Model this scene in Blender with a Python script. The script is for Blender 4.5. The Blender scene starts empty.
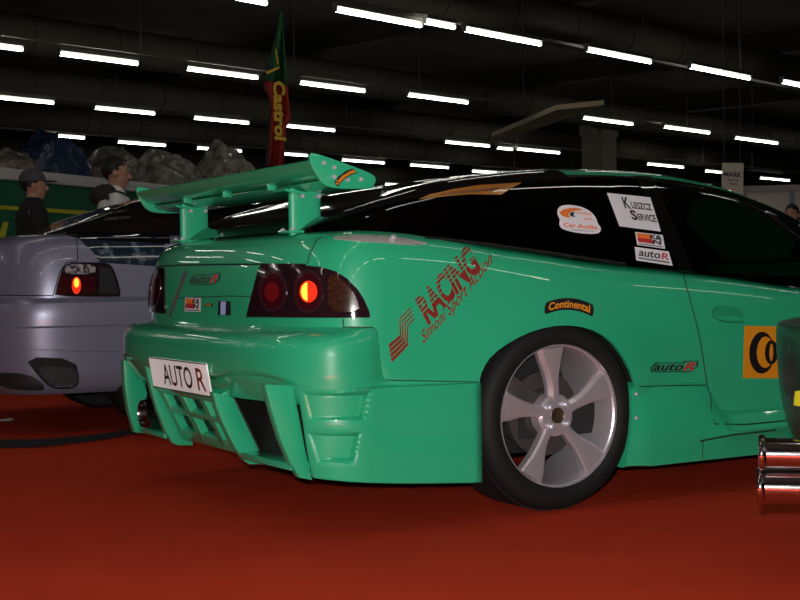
import bpy, bmesh, math, random
import numpy as np
from mathutils import Vector, Matrix
from mathutils.bvhtree import BVHTree
random.seed(4); rnd = random.Random(7)
SC = bpy.context.scene; COL = SC.collection
R_ = math.radians

# ------------------------------------------------------------------ camera, world, light, exposure
CAM_F = 1349.27
CAM_POS = Vector((-2.6155, -4.2578, 0.7563))
_yaw, _pit, _rol = 1.0397, -0.0169, -0.0150
FW = Vector((math.cos(_pit)*math.cos(_yaw), math.cos(_pit)*math.sin(_yaw), math.sin(_pit)))
_r = FW.cross(Vector((0, 0, 1))).normalized(); _u = _r.cross(FW)
RT = math.cos(_rol)*_r + math.sin(_rol)*_u
UP = -math.sin(_rol)*_r + math.cos(_rol)*_u
cd = bpy.data.cameras.new('camera'); cam = bpy.data.objects.new('camera', cd); COL.objects.link(cam)
cd.sensor_width = 36; cd.lens = CAM_F*36/800; cd.clip_start = .05; cd.clip_end = 300
m = Matrix((RT, UP, -FW)).transposed().to_4x4(); m.translation = CAM_POS
cam.matrix_world = m; SC.camera = cam

w = bpy.data.worlds.new('hall_air'); SC.world = w; w.use_nodes = True
w.node_tree.nodes['Background'].inputs[0].default_value = (.9, .85, .75, 1)
w.node_tree.nodes['Background'].inputs[1].default_value = .012

fl = bpy.data.lights.new('camera_flash', 'POINT'); fl.energy = 500; fl.shadow_soft_size = .022
fl.color = (1, .97, .94)
flo = bpy.data.objects.new('camera_flash', fl); COL.objects.link(flo)
flo.location = CAM_POS + UP*.07 - RT*.03
TUBE_STRENGTH = 13.0
SC.view_settings.view_transform = 'Standard'; SC.view_settings.look = 'None'
SC.view_settings.gamma = 1; SC.view_settings.use_curve_mapping = False
SC.view_settings.exposure = 0.0

# ------------------------------------------------------------------ helpers
def ray(u, v): return FW + RT*((u-400)/CAM_F) - UP*((v-300)/CAM_F)
def at(u, v, ax, val):
    d = ray(u, v); return CAM_POS + d*((val-CAM_POS[ax])/d[ax])
def deep(u, v, D): return CAM_POS + ray(u, v)*D
def lin(c):
    return tuple(((x/255)/12.92 if x/255 <= .04045 else ((x/255+.055)/1.055)**2.4) for x in c)

def mat(name, col, rough=.5, metal=0, coat=0, spec=.5, emit=None, es=0, noise=None, bump=None, alpha=None, sheen=0):
    mt = bpy.data.materials.new(name); mt.use_nodes = True
    nt = mt.node_tree; b = nt.nodes['Principled BSDF']
    b.inputs['Base Color'].default_value = (*col, 1); b.inputs['Roughness'].default_value = rough
    b.inputs['Metallic'].default_value = metal; b.inputs['Coat Weight'].default_value = coat
    b.inputs['Coat Roughness'].default_value = .02; b.inputs['Specular IOR Level'].default_value = spec
    b.inputs['Sheen Weight'].default_value = sheen
    if emit:
        b.inputs['Emission Color'].default_value = (*emit, 1); b.inputs['Emission Strength'].default_value = es
    if noise or bump:
        tc = nt.nodes.new('ShaderNodeTexCoord')
    if noise:   # (scale, colour2, lo, hi)
        n = nt.nodes.new('ShaderNodeTexNoise'); n.inputs['Scale'].default_value = noise[0]; n.inputs['Detail'].default_value = 6
        rp = nt.nodes.new('ShaderNodeValToRGB'); rp.color_ramp.elements[0].position = noise[2]; rp.color_ramp.elements[1].position = noise[3]
        rp.color_ramp.elements[0].color = (*col, 1); rp.color_ramp.elements[1].color = (*noise[1], 1)
        nt.links.new(tc.outputs['Object'], n.inputs['Vector']); nt.links.new(n.outputs['Fac'], rp.inputs[0]); nt.links.new(rp.outputs[0], b.inputs['Base Color'])
    if bump:    # (scale, strength, distance)
        n2 = nt.nodes.new('ShaderNodeTexNoise'); n2.inputs['Scale'].default_value = bump[0]; n2.inputs['Detail'].default_value = 4
        bp = nt.nodes.new('ShaderNodeBump'); bp.inputs['Strength'].default_value = bump[1]; bp.inputs['Distance'].default_value = bump[2]
        nt.links.new(tc.outputs['Object'], n2.inputs['Vector']); nt.links.new(n2.outputs['Fac'], bp.inputs['Height']); nt.links.new(bp.outputs[0], b.inputs['Normal'])
    return mt

def glass_mat(name, tint, rough=.02, ior=1.5, boost=1.0):
    mt = bpy.data.materials.new(name); mt.use_nodes = True; nt = mt.node_tree; nt.nodes.clear()
    o = nt.nodes.new('ShaderNodeOutputMaterial'); mx = nt.nodes.new('ShaderNodeMixShader')
    t = nt.nodes.new('ShaderNodeBsdfTransparent'); g = nt.nodes.new('ShaderNodeBsdfGlossy'); fr = nt.nodes.new('ShaderNodeFresnel')
    t.inputs[0].default_value = (*tint, 1); g.inputs['Roughness'].default_value = rough; fr.inputs[0].default_value = ior
    nt.links.new(fr.outputs[0], mx.inputs[0]); nt.links.new(t.outputs[0], mx.inputs[1]); nt.links.new(g.outputs[0], mx.inputs[2]); nt.links.new(mx.outputs[0], o.inputs[0])
    return mt

def link(name, me, mt=None, parent=None, smooth=35):
    o = bpy.data.objects.new(name, me); COL.objects.link(o)
    if mt and not me.materials: me.materials.append(mt)
    if parent: o.parent = parent
    if smooth is not None and len(me.polygons):
        me.polygons.foreach_set('use_smooth', [True]*len(me.polygons)); me.set_sharp_from_angle(angle=R_(smooth))
    return o
def from_bm(name, bm, mt, parent=None, smooth=35):
    me = bpy.data.meshes.new(name); bmesh.ops.recalc_face_normals(bm, faces=bm.faces); bm.to_mesh(me); bm.free()
    return link(name, me, mt, parent, smooth)
def from_vf(name, V, F, mt, parent=None, smooth=35, recalc=False):
    me = bpy.data.meshes.new(name); me.from_pydata([tuple(v) for v in V], [], F); me.update()
    if recalc:
        bm = bmesh.new(); bm.from_mesh(me); bmesh.ops.remove_doubles(bm, verts=bm.verts, dist=1e-6)
        bmesh.ops.recalc_face_normals(bm, faces=bm.faces); bm.to_mesh(me); bm.free()
    return link(name, me, mt, parent, smooth)
def thing(name, label, cat, loc=(0, 0, 0), rz=0, group=None):
    o = bpy.data.objects.new(name, None); COL.objects.link(o); o.location = loc; o.rotation_euler = (0, 0, rz)
    o.empty_display_size = .2
    return tag(o, label, cat, group)
def tag(o, label, cat, group=None, kind=None):
    if label: o['label'] = label
    if cat: o['category'] = cat
    if group: o['group'] = group
    if kind: o['kind'] = kind
    return o
def struct(o): o['kind'] = 'structure'; return o
def lab(o, s): o['label'] = s; return o

def box(bm, c, s, M=None, bev=0):
    r = bmesh.ops.create_cube(bm, size=1); vs = r['verts']
    T = Matrix.Translation(c) @ (M or Matrix()) @ Matrix.Diagonal((*s, 1))
    bmesh.ops.transform(bm, matrix=T, verts=vs)
    if bev:
        es = list({e for v in vs for e in v.link_edges})
        bmesh.ops.bevel(bm, geom=es, offset=bev, segments=2, affect='EDGES', profile=.5)
def cyl(bm, a, b, r1, r2=None, n=20, cap=True):
    a = Vector(a); b = Vector(b); d = b-a; q = d.to_track_quat('Z', 'Y').to_matrix().to_4x4()
    bmesh.ops.create_cone(bm, cap_ends=cap, segments=n, radius1=r1, radius2=r1 if r2 is None else r2, depth=d.length,
                          matrix=Matrix.Translation((a+b)/2) @ q)
def tube(bm, pts, r, n=8, closed=False):
    pts = [Vector(p) for p in pts]; rings = []
    for i, p in enumerate(pts):
        a = pts[max(0, i-1)]; b = pts[min(len(pts)-1, i+1)]
        d = (b-a).normalized(); s = d.cross(Vector((0, 0, 1)))
        if s.length < 1e-3: s = d.cross(Vector((0, 1, 0)))
        s.normalize(); t = s.cross(d)
        rr = r[i] if isinstance(r, (list, tuple)) else r
        rings.append([bm.verts.new(p + (s*math.cos(2*math.pi*k/n) + t*math.sin(2*math.pi*k/n))*rr) for k in range(n)])
    for A, B in zip(rings, rings[1:]):
        for k in range(n): bm.faces.new((A[k], A[(k+1) % n], B[(k+1) % n], B[k]))
    bm.faces.new(rings[0]); bm.faces.new(rings[-1][::-1])
def prism(bm, poly, axis, a, b, bev=0):
    """polygon in the two other axes, extruded along axis from a to b"""
    def P(p, h):
        l = [p[0], p[1]]; l.insert(axis, h); return l
    A = [bm.verts.new(P(p, a)) for p in poly]; B = [bm.verts.new(P(p, b)) for p in poly]
    fs = [bm.faces.new(A), bm.faces.new(B[::-1])]
    n = len(poly)
    for i in range(n): fs.append(bm.faces.new((A[i], B[i], B[(i+1) % n], A[(i+1) % n])))
    bmesh.ops.recalc_face_normals(bm, faces=fs)
    if bev:
        es = [e for f in fs[:2] for e in f.edges]
        bmesh.ops.bevel(bm, geom=es, offset=bev, segments=2, affect='EDGES', profile=.5)
def lathe_y(bm, prof, c, n=64, closed=True):
    """profile [(r, y)] turned about the Y axis through c"""
    rings = []
    for k in range(n):
        a = 2*math.pi*k/n
        rings.append([bm.verts.new((c[0]+r*math.cos(a), c[1]+y, c[2]+r*math.sin(a))) for r, y in prof])
    m_ = len(prof)
    for k in range(n):
        A, B = rings[k], rings[(k+1) % n]
        for j in range(m_ if closed else m_-1):
            bm.faces.new((A[j], A[(j+1) % m_], B[(j+1) % m_], B[j]))
def smooth_poly(pts, k=2, closed=True):
    pts = [tuple(p) for p in pts]
    for _ in range(k):
        o = []; n = len(pts)
        rg = range(n) if closed else range(n-1)
        if not closed: o.append(pts[0])
        for i in rg:
            a, b = pts[i], pts[(i+1) % n]
            o.append(tuple(x*.75+y*.25 for x, y in zip(a, b))); o.append(tuple(x*.25+y*.75 for x, y in zip(a, b)))
        if not closed: o.append(pts[-1])
        pts = o
    return pts
def interp(x, tab):
    """smooth monotone interpolation of a table [(x, y), ...]"""
    xs = [t[0] for t in tab]; ys = [t[1] for t in tab]
    if x <= xs[0]: return ys[0]
    if x >= xs[-1]: return ys[-1]
    h = [xs[i+1]-xs[i] for i in range(len(xs)-1)]; d = [(ys[i+1]-ys[i])/h[i] for i in range(len(h))]
    def sl(i):
        if i == 0: return d[0]
        if i == len(xs)-1: return d[-1]
        return 0 if d[i-1]*d[i] <= 0 else 2*d[i-1]*d[i]/(d[i-1]+d[i])
    i = max(j for j in range(len(h)) if xs[j] <= x)
    t = (x-xs[i])/h[i]; m0, m1 = sl(i)*h[i], sl(i+1)*h[i]
    return (2*t**3-3*t**2+1)*ys[i] + (t**3-2*t**2+t)*m0 + (-2*t**3+3*t**2)*ys[i+1] + (t**3-t**2)*m1
def sst(a, b, x):
    t = min(1, max(0, (x-a)/(b-a))); return t*t*(3-2*t)

def text_geo(s, shear=0, bold=0):
    cu = bpy.data.curves.new('t', 'FONT'); cu.body = s; cu.shear = shear; cu.offset = bold; cu.resolution_u = 3
    o = bpy.data.objects.new('t', cu); COL.objects.link(o)
    bpy.context.view_layer.update()
    me = bpy.data.meshes.new_from_object(o.evaluated_get(bpy.context.evaluated_depsgraph_get()))
    V = [v.co.to_2d() for v in me.vertices]; F = [tuple(p.vertices) for p in me.polygons]
    bpy.data.objects.remove(o); bpy.data.curves.remove(cu); bpy.data.meshes.remove(me)
    x0 = min(v.x for v in V); x1 = max(v.x for v in V); y0 = min(v.y for v in V); y1 = max(v.y for v in V)
    return [((v.x-x0)/(x1-x0), (v.y-y0)/(y1-y0)) for v in V], F
def quad_map(TL, TR, BR, BL):
    def f(a, b):
        u = (BL[0]*(1-a)+BR[0]*a)*(1-b) + (TL[0]*(1-a)+TR[0]*a)*b
        v = (BL[1]*(1-a)+BR[1]*a)*(1-b) + (TL[1]*(1-a)+TR[1]*a)*b
        return u, v
    return f
def ell(cx, cy, rx, ry, n=28, a0=0, rot=0):
    return [(cx+rx*math.cos(t)*math.cos(rot)-ry*math.sin(t)*math.sin(rot), cy+rx*math.cos(t)*math.sin(rot)+ry*math.sin(t)*math.cos(rot))
            for t in (2*math.pi*k/n for k in range(n))]

class Skin:
    """the outer surface of one car, in that car's own coordinates: things are laid onto it"""
    def __init__(s, root, root_matrix): s.V = []; s.F = []; s.root = root; s.M = root_matrix; s.Mi = root_matrix.inverted(); s.tree = None
    def add(s, V, F):
        n = len(s.V); s.V += [Vector(v) for v in V]; s.F += [tuple(i+n for i in f) for f in F]; s.tree = None
    def hit(s, u, v, mirror=False):
        if not s.tree: s.tree = BVHTree.FromPolygons(s.V, s.F)
        o = s.Mi @ CAM_POS; d = (s.Mi.to_3x3() @ ray(u, v)).normalized()
        loc, nor, i, dist = s.tree.ray_cast(o, d)
        if loc is None: return None, None
        if nor.dot(d) > 0: nor = -nor
        return loc, nor
    def lay(s, name, geo, mt, parent, off=.0012, step=5, mapf=None, thick=0, mirror=False, smooth=60):
        """geo: list of 2-D polygons or (V, F); mapf: local -> picture; the shape is pressed onto the car's surface"""
        bm = bmesh.new()
        if isinstance(geo, tuple):
            vs = [bm.verts.new((*p, 0)) for p in geo[0]]
            for f in geo[1]:
                try: bm.faces.new([vs[i] for i in f])
                except ValueError: pass
        else:
            for poly in geo: bm.faces.new([bm.verts.new((*p, 0)) for p in poly])
        if mapf:
            for v in bm.verts: v.co.x, v.co.y = mapf(v.co.x, v.co.y)
        xs = [v.co.x for v in bm.verts]; ys = [v.co.y for v in bm.verts]
        for ax, lo, hi in ((0, min(xs), max(xs)), (1, min(ys), max(ys))):
            k = math.floor(lo/step)+1
            while k*step < hi:
                co = [0, 0, 0]; no = [0, 0, 0]; co[ax] = k*step; no[ax] = 1
                bmesh.ops.bisect_plane(bm, geom=bm.verts[:]+bm.edges[:]+bm.faces[:], plane_co=co, plane_no=no); k += 1
        bad = []; nrm = {}
        for v in bm.verts:
            l, n = s.hit(v.co.x, v.co.y)
            if l is None: bad.append(v); continue
            nrm[v] = n; v.co = l + n*off
        bmesh.ops.delete(bm, geom=bad, context='VERTS')
        for f in bm.faces:
            if f.verts[0] in nrm and f.normal.dot(nrm[f.verts[0]]) < 0: pass
        bm.normal_update()
        for f in bm.faces:
            n = nrm.get(f.verts[0])
            if n and f.normal.dot(n) < 0: f.normal_flip()
        if thick:
            be = [e for e in bm.edges if e.is_boundary]
            low = {}
            for e in be:
                for v in e.verts:
                    if v not in low: low[v] = bm.verts.new(v.co - nrm[v]*thick)
            for e in be:
                a, b = e.verts; bm.faces.new((a, b, low[b], low[a]))
        if mirror:
            for v in bm.verts: v.co.y = -v.co.y
            bmesh.ops.reverse_faces(bm, faces=bm.faces)
        me = bpy.data.meshes.new(name); bm.to_mesh(me); bm.free()
        return link(name, me, mt, parent, smooth)
    def line(s, name, pts, r, mt, parent, step=3, sink=.0, mirror=False):
        P = []
        for (a, b) in zip(pts, pts[1:]):
            n = max(1, int(math.hypot(b[0]-a[0], b[1]-a[1])/step))
            for k in range(n): P.append((a[0]+(b[0]-a[0])*k/n, a[1]+(b[1]-a[1])*k/n))
        P.append(pts[-1]); W = []
        for p in P:
            l, n = s.hit(*p)
            if l is not None: W.append(l - n*sink)
        if mirror: W = [Vector((q.x, -q.y, q.z)) for q in W]
        bm = bmesh.new(); tube(bm, W, r, 6); return from_bm(name, bm, mt, parent, 60)

# ------------------------------------------------------------------ materials
GREEN = (.021, .40, .200)
paint = mat('green_paint', GREEN, .38, coat=1, spec=.4)
black_gloss = mat('black_gloss', (.004, .004, .004), .04, coat=.3)
black_trim = mat('black_rubber_trim', (.008, .008, .008), .4)
gap = mat('panel_gap', (.006, .03, .016), .7)
gap_dark = mat('dark_gap', (.004, .004, .005), .8)
plastic = mat('dark_plastic', (.012, .012, .013), .5)
mesh_m = mat('dark_mesh', (.012, .011, .011), .5, bump=(260, .8, .004))
tyre_m = mat('tyre_rubber', (.007, .007, .008), .7, spec=.3, bump=(40, .15, .002))
alloy = mat('alloy', (.60, .55, .60), .30, metal=.6)
alloy_d = mat('alloy_barrel', (.45, .42, .46), .28, metal=.9)
disc_m = mat('brake_disc', (.10, .09, .09), .45, metal=.6)
chrome = mat('chrome', (.42, .41, .43), .09, metal=1)
bolt_m = mat('bolt_steel', (.55, .58, .66), .3, metal=.4)
smoke = mat('smoked_lens', (.018, .006, .010), .08, coat=.6)
lens_ring = mat('lens_ring', (.035, .010, .016), .15, coat=.5)
red_lens = mat('red_lens', (.16, .006, .010), .12, coat=.6)
red_deep = mat('dark_red_lens', (.045, .003, .006), .1, coat=.6)
red_flash_glow = mat('red_flash_glow_lens', (.5, .02, .01), .2, emit=(1, .035, .01), es=.75)  # emission stands in for the flash thrown back by the red reflector
hot_flash_glow = mat('orange_flash_glint', (.8, .4, .05), .2, emit=(1, .42, .03), es=2.0)  # hot spot of the returned flash, put in as emission; no bulb burns
amber = mat('amber_lens', (.026, .009, .005), .2, coat=.7, noise=(160, (.055, .018, .007), .45, .6))
white = mat('sticker_white', (.75, .74, .80), .35)
plate_w = mat('plate_white', (.97, .97, .98), .35, sheen=1)
ink = mat('ink_black', (.008, .008, .010), .4)
ink_grey = mat('ink_grey', (.10, .10, .11), .5)
red_ink = mat('dark_red_vinyl', (.20, .022, .014), .4)
red_k = mat('sticker_red', (.50, .02, .03), .4)
orange = mat('sticker_orange', (.80, .20, .03), .4)
amber_v = mat('orange_yellow_vinyl', (.72, .27, .012), .4)
glass_t = glass_mat('tinted_glass', (.5, .5, .5))
glass_d = glass_mat('very_dark_glass', (.025, .025, .028), .015)
seat_m = mat('seat_cloth', (.012, .012, .013), .9)

# ------------------------------------------------------------------ the hall
HALL = R_(16.5); HX = Vector((math.cos(HALL), math.sin(HALL), 0)); HY = Vector((-HX.y, HX.x, 0))
def hall(a, b, z): return HX*a + HY*b + Vector((0, 0, z))
def hallbox(bm, a0, a1, b0, b1, z0, z1):
    M = Matrix.Rotation(HALL, 4, 'Z')
    box(bm, hall((a0+a1)/2, (b0+b1)/2, (z0+z1)/2), (a1-a0, b1-b0, z1-z0), M)
carpet = mat('red_carpet', (.60, .052, .022), .95, spec=.03, noise=(3.0, (.52, .044, .019), .35, .75), bump=(420, .5, .004))
bm = bmesh.new(); box(bm, (.5, -.5, -.003), (19, 17, .006)); struct(from_bm('floor_carpet', bm, carpet))
bm = bmesh.new(); hallbox(bm, -14, 80, -16, 66, -.1, -.006); struct(from_bm('floor', bm, mat('hall_floor', (.17, .165, .155), .6, noise=(1.2, (.12, .115, .11), .35, .7))))
ceil_m = mat('dark_ceiling', (.070, .061, .051), .9, noise=(.6, (.10, .086, .072), .4, .7))
steel_d = mat('dark_steel', (.045, .040, .033), .8)
duct_m = mat('duct_grey', (.048, .044, .036), .8, spec=.1)
bm = bmesh.new(); hallbox(bm, -14, 80, -16, 66, 7.6, 7.8); struct(from_bm('ceiling', bm, ceil_m))
wall_m = mat('hall_wall', (.09, .078, .065), .9, noise=(.8, (.12, .10, .085), .4, .7))
for nm, a in (('wall_back', (-14, 80, 66, 66.3)), ('wall_front', (-14, 80, -16.3, -16)), ('wall_left', (-14.3, -14, -16, 66)), ('wall_right', (80, 80.3, -16, 66))):
    bm = bmesh.new(); hallbox(bm, *a, 0, 7.6); struct(from_bm(nm, bm, wall_m))

# fluorescent battens: seen ones from the photograph, then the rows carried on overhead
LZ = 5.0
tube_m = mat('tube_light', (.9, .9, .9), .5, emit=(1, .98, .86), es=TUBE_STRENGTH)
housing_m = mat('batten_housing', (.16, .15, .14), .5)
def lamp(center, length, label, small=False):
    t = thing('ceiling_light', label, 'ceiling light', center, HALL, 'fluorescent battens hung in rows below the ceiling')
    if lamp.me is None:
        b1 = bmesh.new(); tube(b1, [(-.5, 0, 0), (.5, 0, 0)], .034, 8); lamp.me = bpy.data.meshes.new('light_tube'); b1.to_mesh(lamp.me); b1.free(); lamp.me.materials.append(tube_m)
        b2 = bmesh.new(); box(b2, (0, 0, .09), (1.03, .13, .07)); box(b2, (-.51, 0, .035), (.012, .08, .13)); box(b2, (.51, 0, .035), (.012, .08, .13))
        lamp.mh = bpy.data.meshes.new('housing'); b2.to_mesh(lamp.mh); b2.free(); lamp.mh.materials.append(housing_m)
    for n, me in (('light_tube', lamp.me), ('housing', lamp.mh)):
        o = bpy.data.objects.new(n, me); COL.objects.link(o); o.parent = t; o.scale = (length, 1, 1)
    return t
lamp.me = None
SEEN = [  # left end u, v, right end u, where it hangs
 (336, 10, 420, 'batten light at the top of the photo above the wing\'s right end'),
 (425, 22, 454, 'short batten light just right of the long one at the top of the photo'),
 (465, 30, 540, 'batten light in the nearest row, right of the short one'),
 (587, 50, 650, 'batten light in the nearest row, high above the roof of the green car'),
 (690, 67, 749, 'batten light in the nearest row, above the green car\'s door window'),
 (782, 82, 815, 'batten light in the nearest row, cut by the right edge of the photo'),
 (-22, 44, 22, 'batten light cut by the left edge, topmost on that side'),
 (60, 54, 137, 'batten light in the second row, high above the silver car'),
 (187, 69, 257, 'batten light in the second row, left of the tall flag'),
 (300, 83, 364, 'batten light in the second row, right of the tall flag'),
 (408, 95, 467, 'batten light in the second row, above the sloping hatch of the green car'),
 (583, 118, 632, 'batten light in the second row, right of the brown beam'),
 (664, 127, 709, 'batten light in the second row, above the white window sticker'),
 (735, 138, 777, 'batten light in the second row, above the hanging white sign'),
 (-8, 97, 53, 'batten light in the third row, cut by the left edge of the photo'),
 (95, 108, 154, 'batten light in the third row, above the man without a cap'),
 (194, 118, 248, 'dim-looking thin batten light in the third row, left of the flag'),
 (286, 126, 334, 'batten light in the third row, just right of the flag'),
 (445, 142, 489, 'batten light in the third row, left one of the pair above the hatch top'),
 (497, 148, 512, 'very short batten light in the third row between two long ones'),
 (517, 149, 559, 'batten light in the third row, left of the pillar'),
 (647, 164, 683, 'batten light just above the roof of the green car at its middle'),
 (705, 171, 723, 'batten light partly behind the hanging white sign'),
 (760, 178, 789, 'batten light right of the hanging white sign'),
 (58, 136, 84, 'short batten light above the blue wrapped bundle'),
 (118, 142, 165, 'batten light in the fourth row, above the plastic wrapped goods'),
 (197, 148, 241, 'batten light in the fourth row, over the wrapped goods left of the flag'),
 (284, 154, 307, 'batten light half hidden by the flag\'s foot, above the wing'),
 (342, 160, 384, 'batten light just above the right end of the wing'),
 (410, 165, 448, 'batten light in the fourth row, above the lower hatch'),
 (472, 171, 505, 'batten light touching the top of the hatch outline'),
 (385, 184, 398, 'tiny far batten light, left of two behind the wing end'),
 (400, 185, 415, 'tiny far batten light, right of two behind the wing end'),
 (236, -2, 266, 'batten light cut by the top edge of the photo'),
]
for u1, v1, u2, lb in SEEN:
    A = at(u1, v1, 2, LZ); k = (u2-400)/CAM_F
    # length so that the far end falls at u2
    d = A-CAM_POS; den = (HX.dot(RT) - k*HX.dot(FW)); L = (k*d.dot(FW)-d.dot(RT))/den
    lamp(A + HX*L*.5, abs(L), lb)
    lab_ = lb
for row_b, a_list in ((4.2, (-12, -9, -6, -3, 0, 3, 6, 9)), (-2.2, (-12, -9, -6, -3, 0, 3, 6, 9)), (-8.6, (-12, -9, -6, -3, 0, 3, 6)), (11.9, (-12, -9, -6, -3, 0, 31, 34, 37, 40)), (18.1, (-9, -5, -1, 42, 45.5, 49)), (24.6, (-9, -5, -1))):
    for a in a_list: lamp(hall(a, row_b, LZ), 2.0, 'ceiling batten light overhead, outside the photo')
# rails the lamps hang from, drop rods, ducts, beams
rail_m = mat('rail_grey', (.12, .11, .10), .7)
for i, b in enumerate((-8.6, -2.2, 4.2, 11.9, 18.1, 24.6, 31.0)):
    bm = bmesh.new(); hallbox(bm, -14, 60, b-.03, b+.03, LZ+.13, LZ+.18)
    for a in range(-12, 60, 4): hallbox(bm, a-.012, a+.012, b-.012, b+.012, LZ+.15, 7.6)
    o = from_bm('light_rail', bm, rail_m); tag(o, 'thin grey rail on drop rods carrying a row of ceiling lights', 'rail', 'rails of the ceiling lights')
for b, z, r in ((13.2, 5.9, .45), (20.5, 5.7, .40), (27.0, 5.8, .45), (33.5, 5.9, .4), (41, 5.6, .5)):
    bm = bmesh.new(); cyl(bm, hall(-14, b, z), hall(70, b, z), r, n=24)
    for a in range(-13, 70, 2): cyl(bm, hall(a-.03, b, z), hall(a+.03, b, z), r+.025, n=24)
    o = from_bm('air_duct', bm, duct_m); tag(o, 'long round grey air duct under the dark ceiling', 'duct', 'round air ducts along the hall')
for a in (-8, 2, 12, 22, 32, 42):
    bm = bmesh.new(); hallbox(bm, a-.12, a+.12, -16, 66, 7.0, 7.6); hallbox(bm, a-.25, a+.25, -16, 66, 6.95, 7.0)
    o = from_bm('roof_beam', bm, steel_d); tag(o, 'dark steel roof beam across the hall', 'beam', 'steel roof beams')
brown = mat('brown_beam', (.62, .50, .34), .7, noise=(2, (.52, .41, .27), .3, .7))
bm = bmesh.new(); q4 = [at(u, v, 2, 4.7) for u, v in ((492, 137), (556, 110), (604, 105), (526, 133))]
lo_ = [bm.verts.new(p) for p in q4]; hi_ = [bm.verts.new(p + Vector((0, 0, .12))) for p in q4]
bm.faces.new(lo_); bm.faces.new(hi_[::-1])
for i in range(4): bm.faces.new((lo_[i], hi_[i], hi_[(i+1) % 4], lo_[(i+1) % 4]))
tag(from_bm('brown_beam', bm, brown), 'brown lit beam slanting under the ceiling above the hatch', 'beam')
col_m = mat('pillar_concrete', (.16, .145, .115), .9, noise=(3, (.12, .11, .09), .3, .7))
P = deep(599, 150, 44); PZ = deep(599, 124, 44).z
bm = bmesh.new(); box(bm, (P.x, P.y, PZ/2), (.80, .80, PZ), Matrix.Rotation(HALL, 4, 'Z')); box(bm, (P.x, P.y, PZ-.25), (1.5, .5, .3), Matrix.Rotation(HALL, 4, 'Z')); struct(from_bm('pillar', bm, col_m))
bm = bmesh.new(); box(bm, (P.x, P.y, PZ+.3), (16, .5, .6), Matrix.Rotation(HALL, 4, 'Z')); tag(from_bm('girder', bm, steel_d), 'long dark girder resting on the concrete pillar', 'beam')

# ------------------------------------------------------------------ a lofted car shell
def shell(levels, side_x, xf, Lf, zmap, wmap=None, xdisp=None, nR=26, nF=7, half_open=False):
    """levels: (z, W, x_rear, x0, n).  Rings front centre -> right -> rear centre -> left; half_open: start at the sides, no front"""
    V = []; rows = []
    for (zl, W, xr, x0, n) in levels:
        half = []
        if not half_open:
            for k in range(nF):
                ph = math.pi/2*(k/nF); half.append((xf + Lf*math.cos(ph)**.6, W*math.sin(ph)**.6))
        for xs in side_x(x0): half.append((xs, W))
        for k in range(1, nR+1):
            ph = math.pi/2*(1-k/nR); half.append((x0-(x0-xr)*math.cos(ph)**(2/n), W*math.sin(ph)**(2/n)))
        ring = []
        for i, (x, y) in enumerate(half):
            if wmap: y = wmap(x, y, zl, W)
            z = zmap(x, y, zl)
            if xdisp: x, y, z = xdisp(x, y, z, zl)
            ring.append((x, -y, z))
        c = ring[-1]
        left = [(x, -y, z) for x, y, z in ring[:-1]][::-1]
        if not half_open: left = left[:-1]
        full = ring + left
        rows.append([len(V)+i for i in range(len(full))]); V += full
    F = []
    n = len(rows[0])
    for A, B in zip(rows, rows[1:]):
        for i in range(n if not half_open else n-1):
            j = (i+1) % n; F.append((A[i], B[i], B[j], A[j]))
    return V, F
def lv_interp(levels, zs):
    out = []
    ks = list(range(len(levels)))
    for t in zs:
        out.append(tuple(interp(t, [(k, l[i]) for k, l in zip(ks, levels)]) for i in range(5)))
    return out

# ------------------------------------------------------------------ THE GREEN CAR
car = thing('sports_car', 'mint green fastback sports car with big rear wing and racing stickers', 'car')
skin = Skin(car, Matrix())
BELT = [(-1, .879), (-.76, .879), (-.557, .874), (-.379, .868), (-.117, .842), (.205, .800), (.566, .766), (.832, .738), (1.13, .702), (1.6, .675), (2.3, .645), (2.8, .58), (3.1, .50)]
def belt(x): return interp(x, BELT)
X0 = -.60
BODY = [(.20, .780, -.72, X0, 2.8), (.24, .795, -.72, X0, 2.8), (.385, .805, -.73, X0, 2.8), (.45, .810, -.76, X0, 2.9), (.56, .812, -.885, X0, 3.3), (.645, .810, -.886, X0, 3.3),
        (.72, .804, -.880, X0, 3.3), (.80, .792, -.870, X0, 3.2), (.84, .780, -.860, X0, 3.1), (.865, .766, -.846, X0, 3.0), (.883, .744, -.822, X0, 2.9),
        (.893, .720, -.79, X0, 2.8), (.8985, .695, -.755, X0, 2.7), (.900, .66, -.70, X0, 2.6), (.9005, .60, -.64, X0, 2.6)]
def zmap(x, y, zl):
    if zl <= .40: return zl
    s = (belt(x)+.022*(1-sst(-.62, -.15, x))-.40)/(.8985-.40); z = .40+(zl-.40)*s
    return z
def flare(x, y, zl, W):
    # wings swell a little round the wheels
    for xc in (0, 2.34):
        d = math.hypot(x-xc, zl-.30)
        if abs(y) > .6 and zl < .86: y += .020*math.exp(-((d-.31)/.13)**2)*(1 if y > 0 else -1)
    return y
def sidex(x0):
    return [2.55-(2.55-x0)*k/64 for k in range(64)]+[x0]
lv = lv_interp(BODY, [i/3 for i in range(3*(len(BODY)-1)+1)])
V, F = shell(lv, sidex, 2.55, .52, zmap, flare)
skin.add(V, F)
body_V, body_F = V, F
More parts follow.
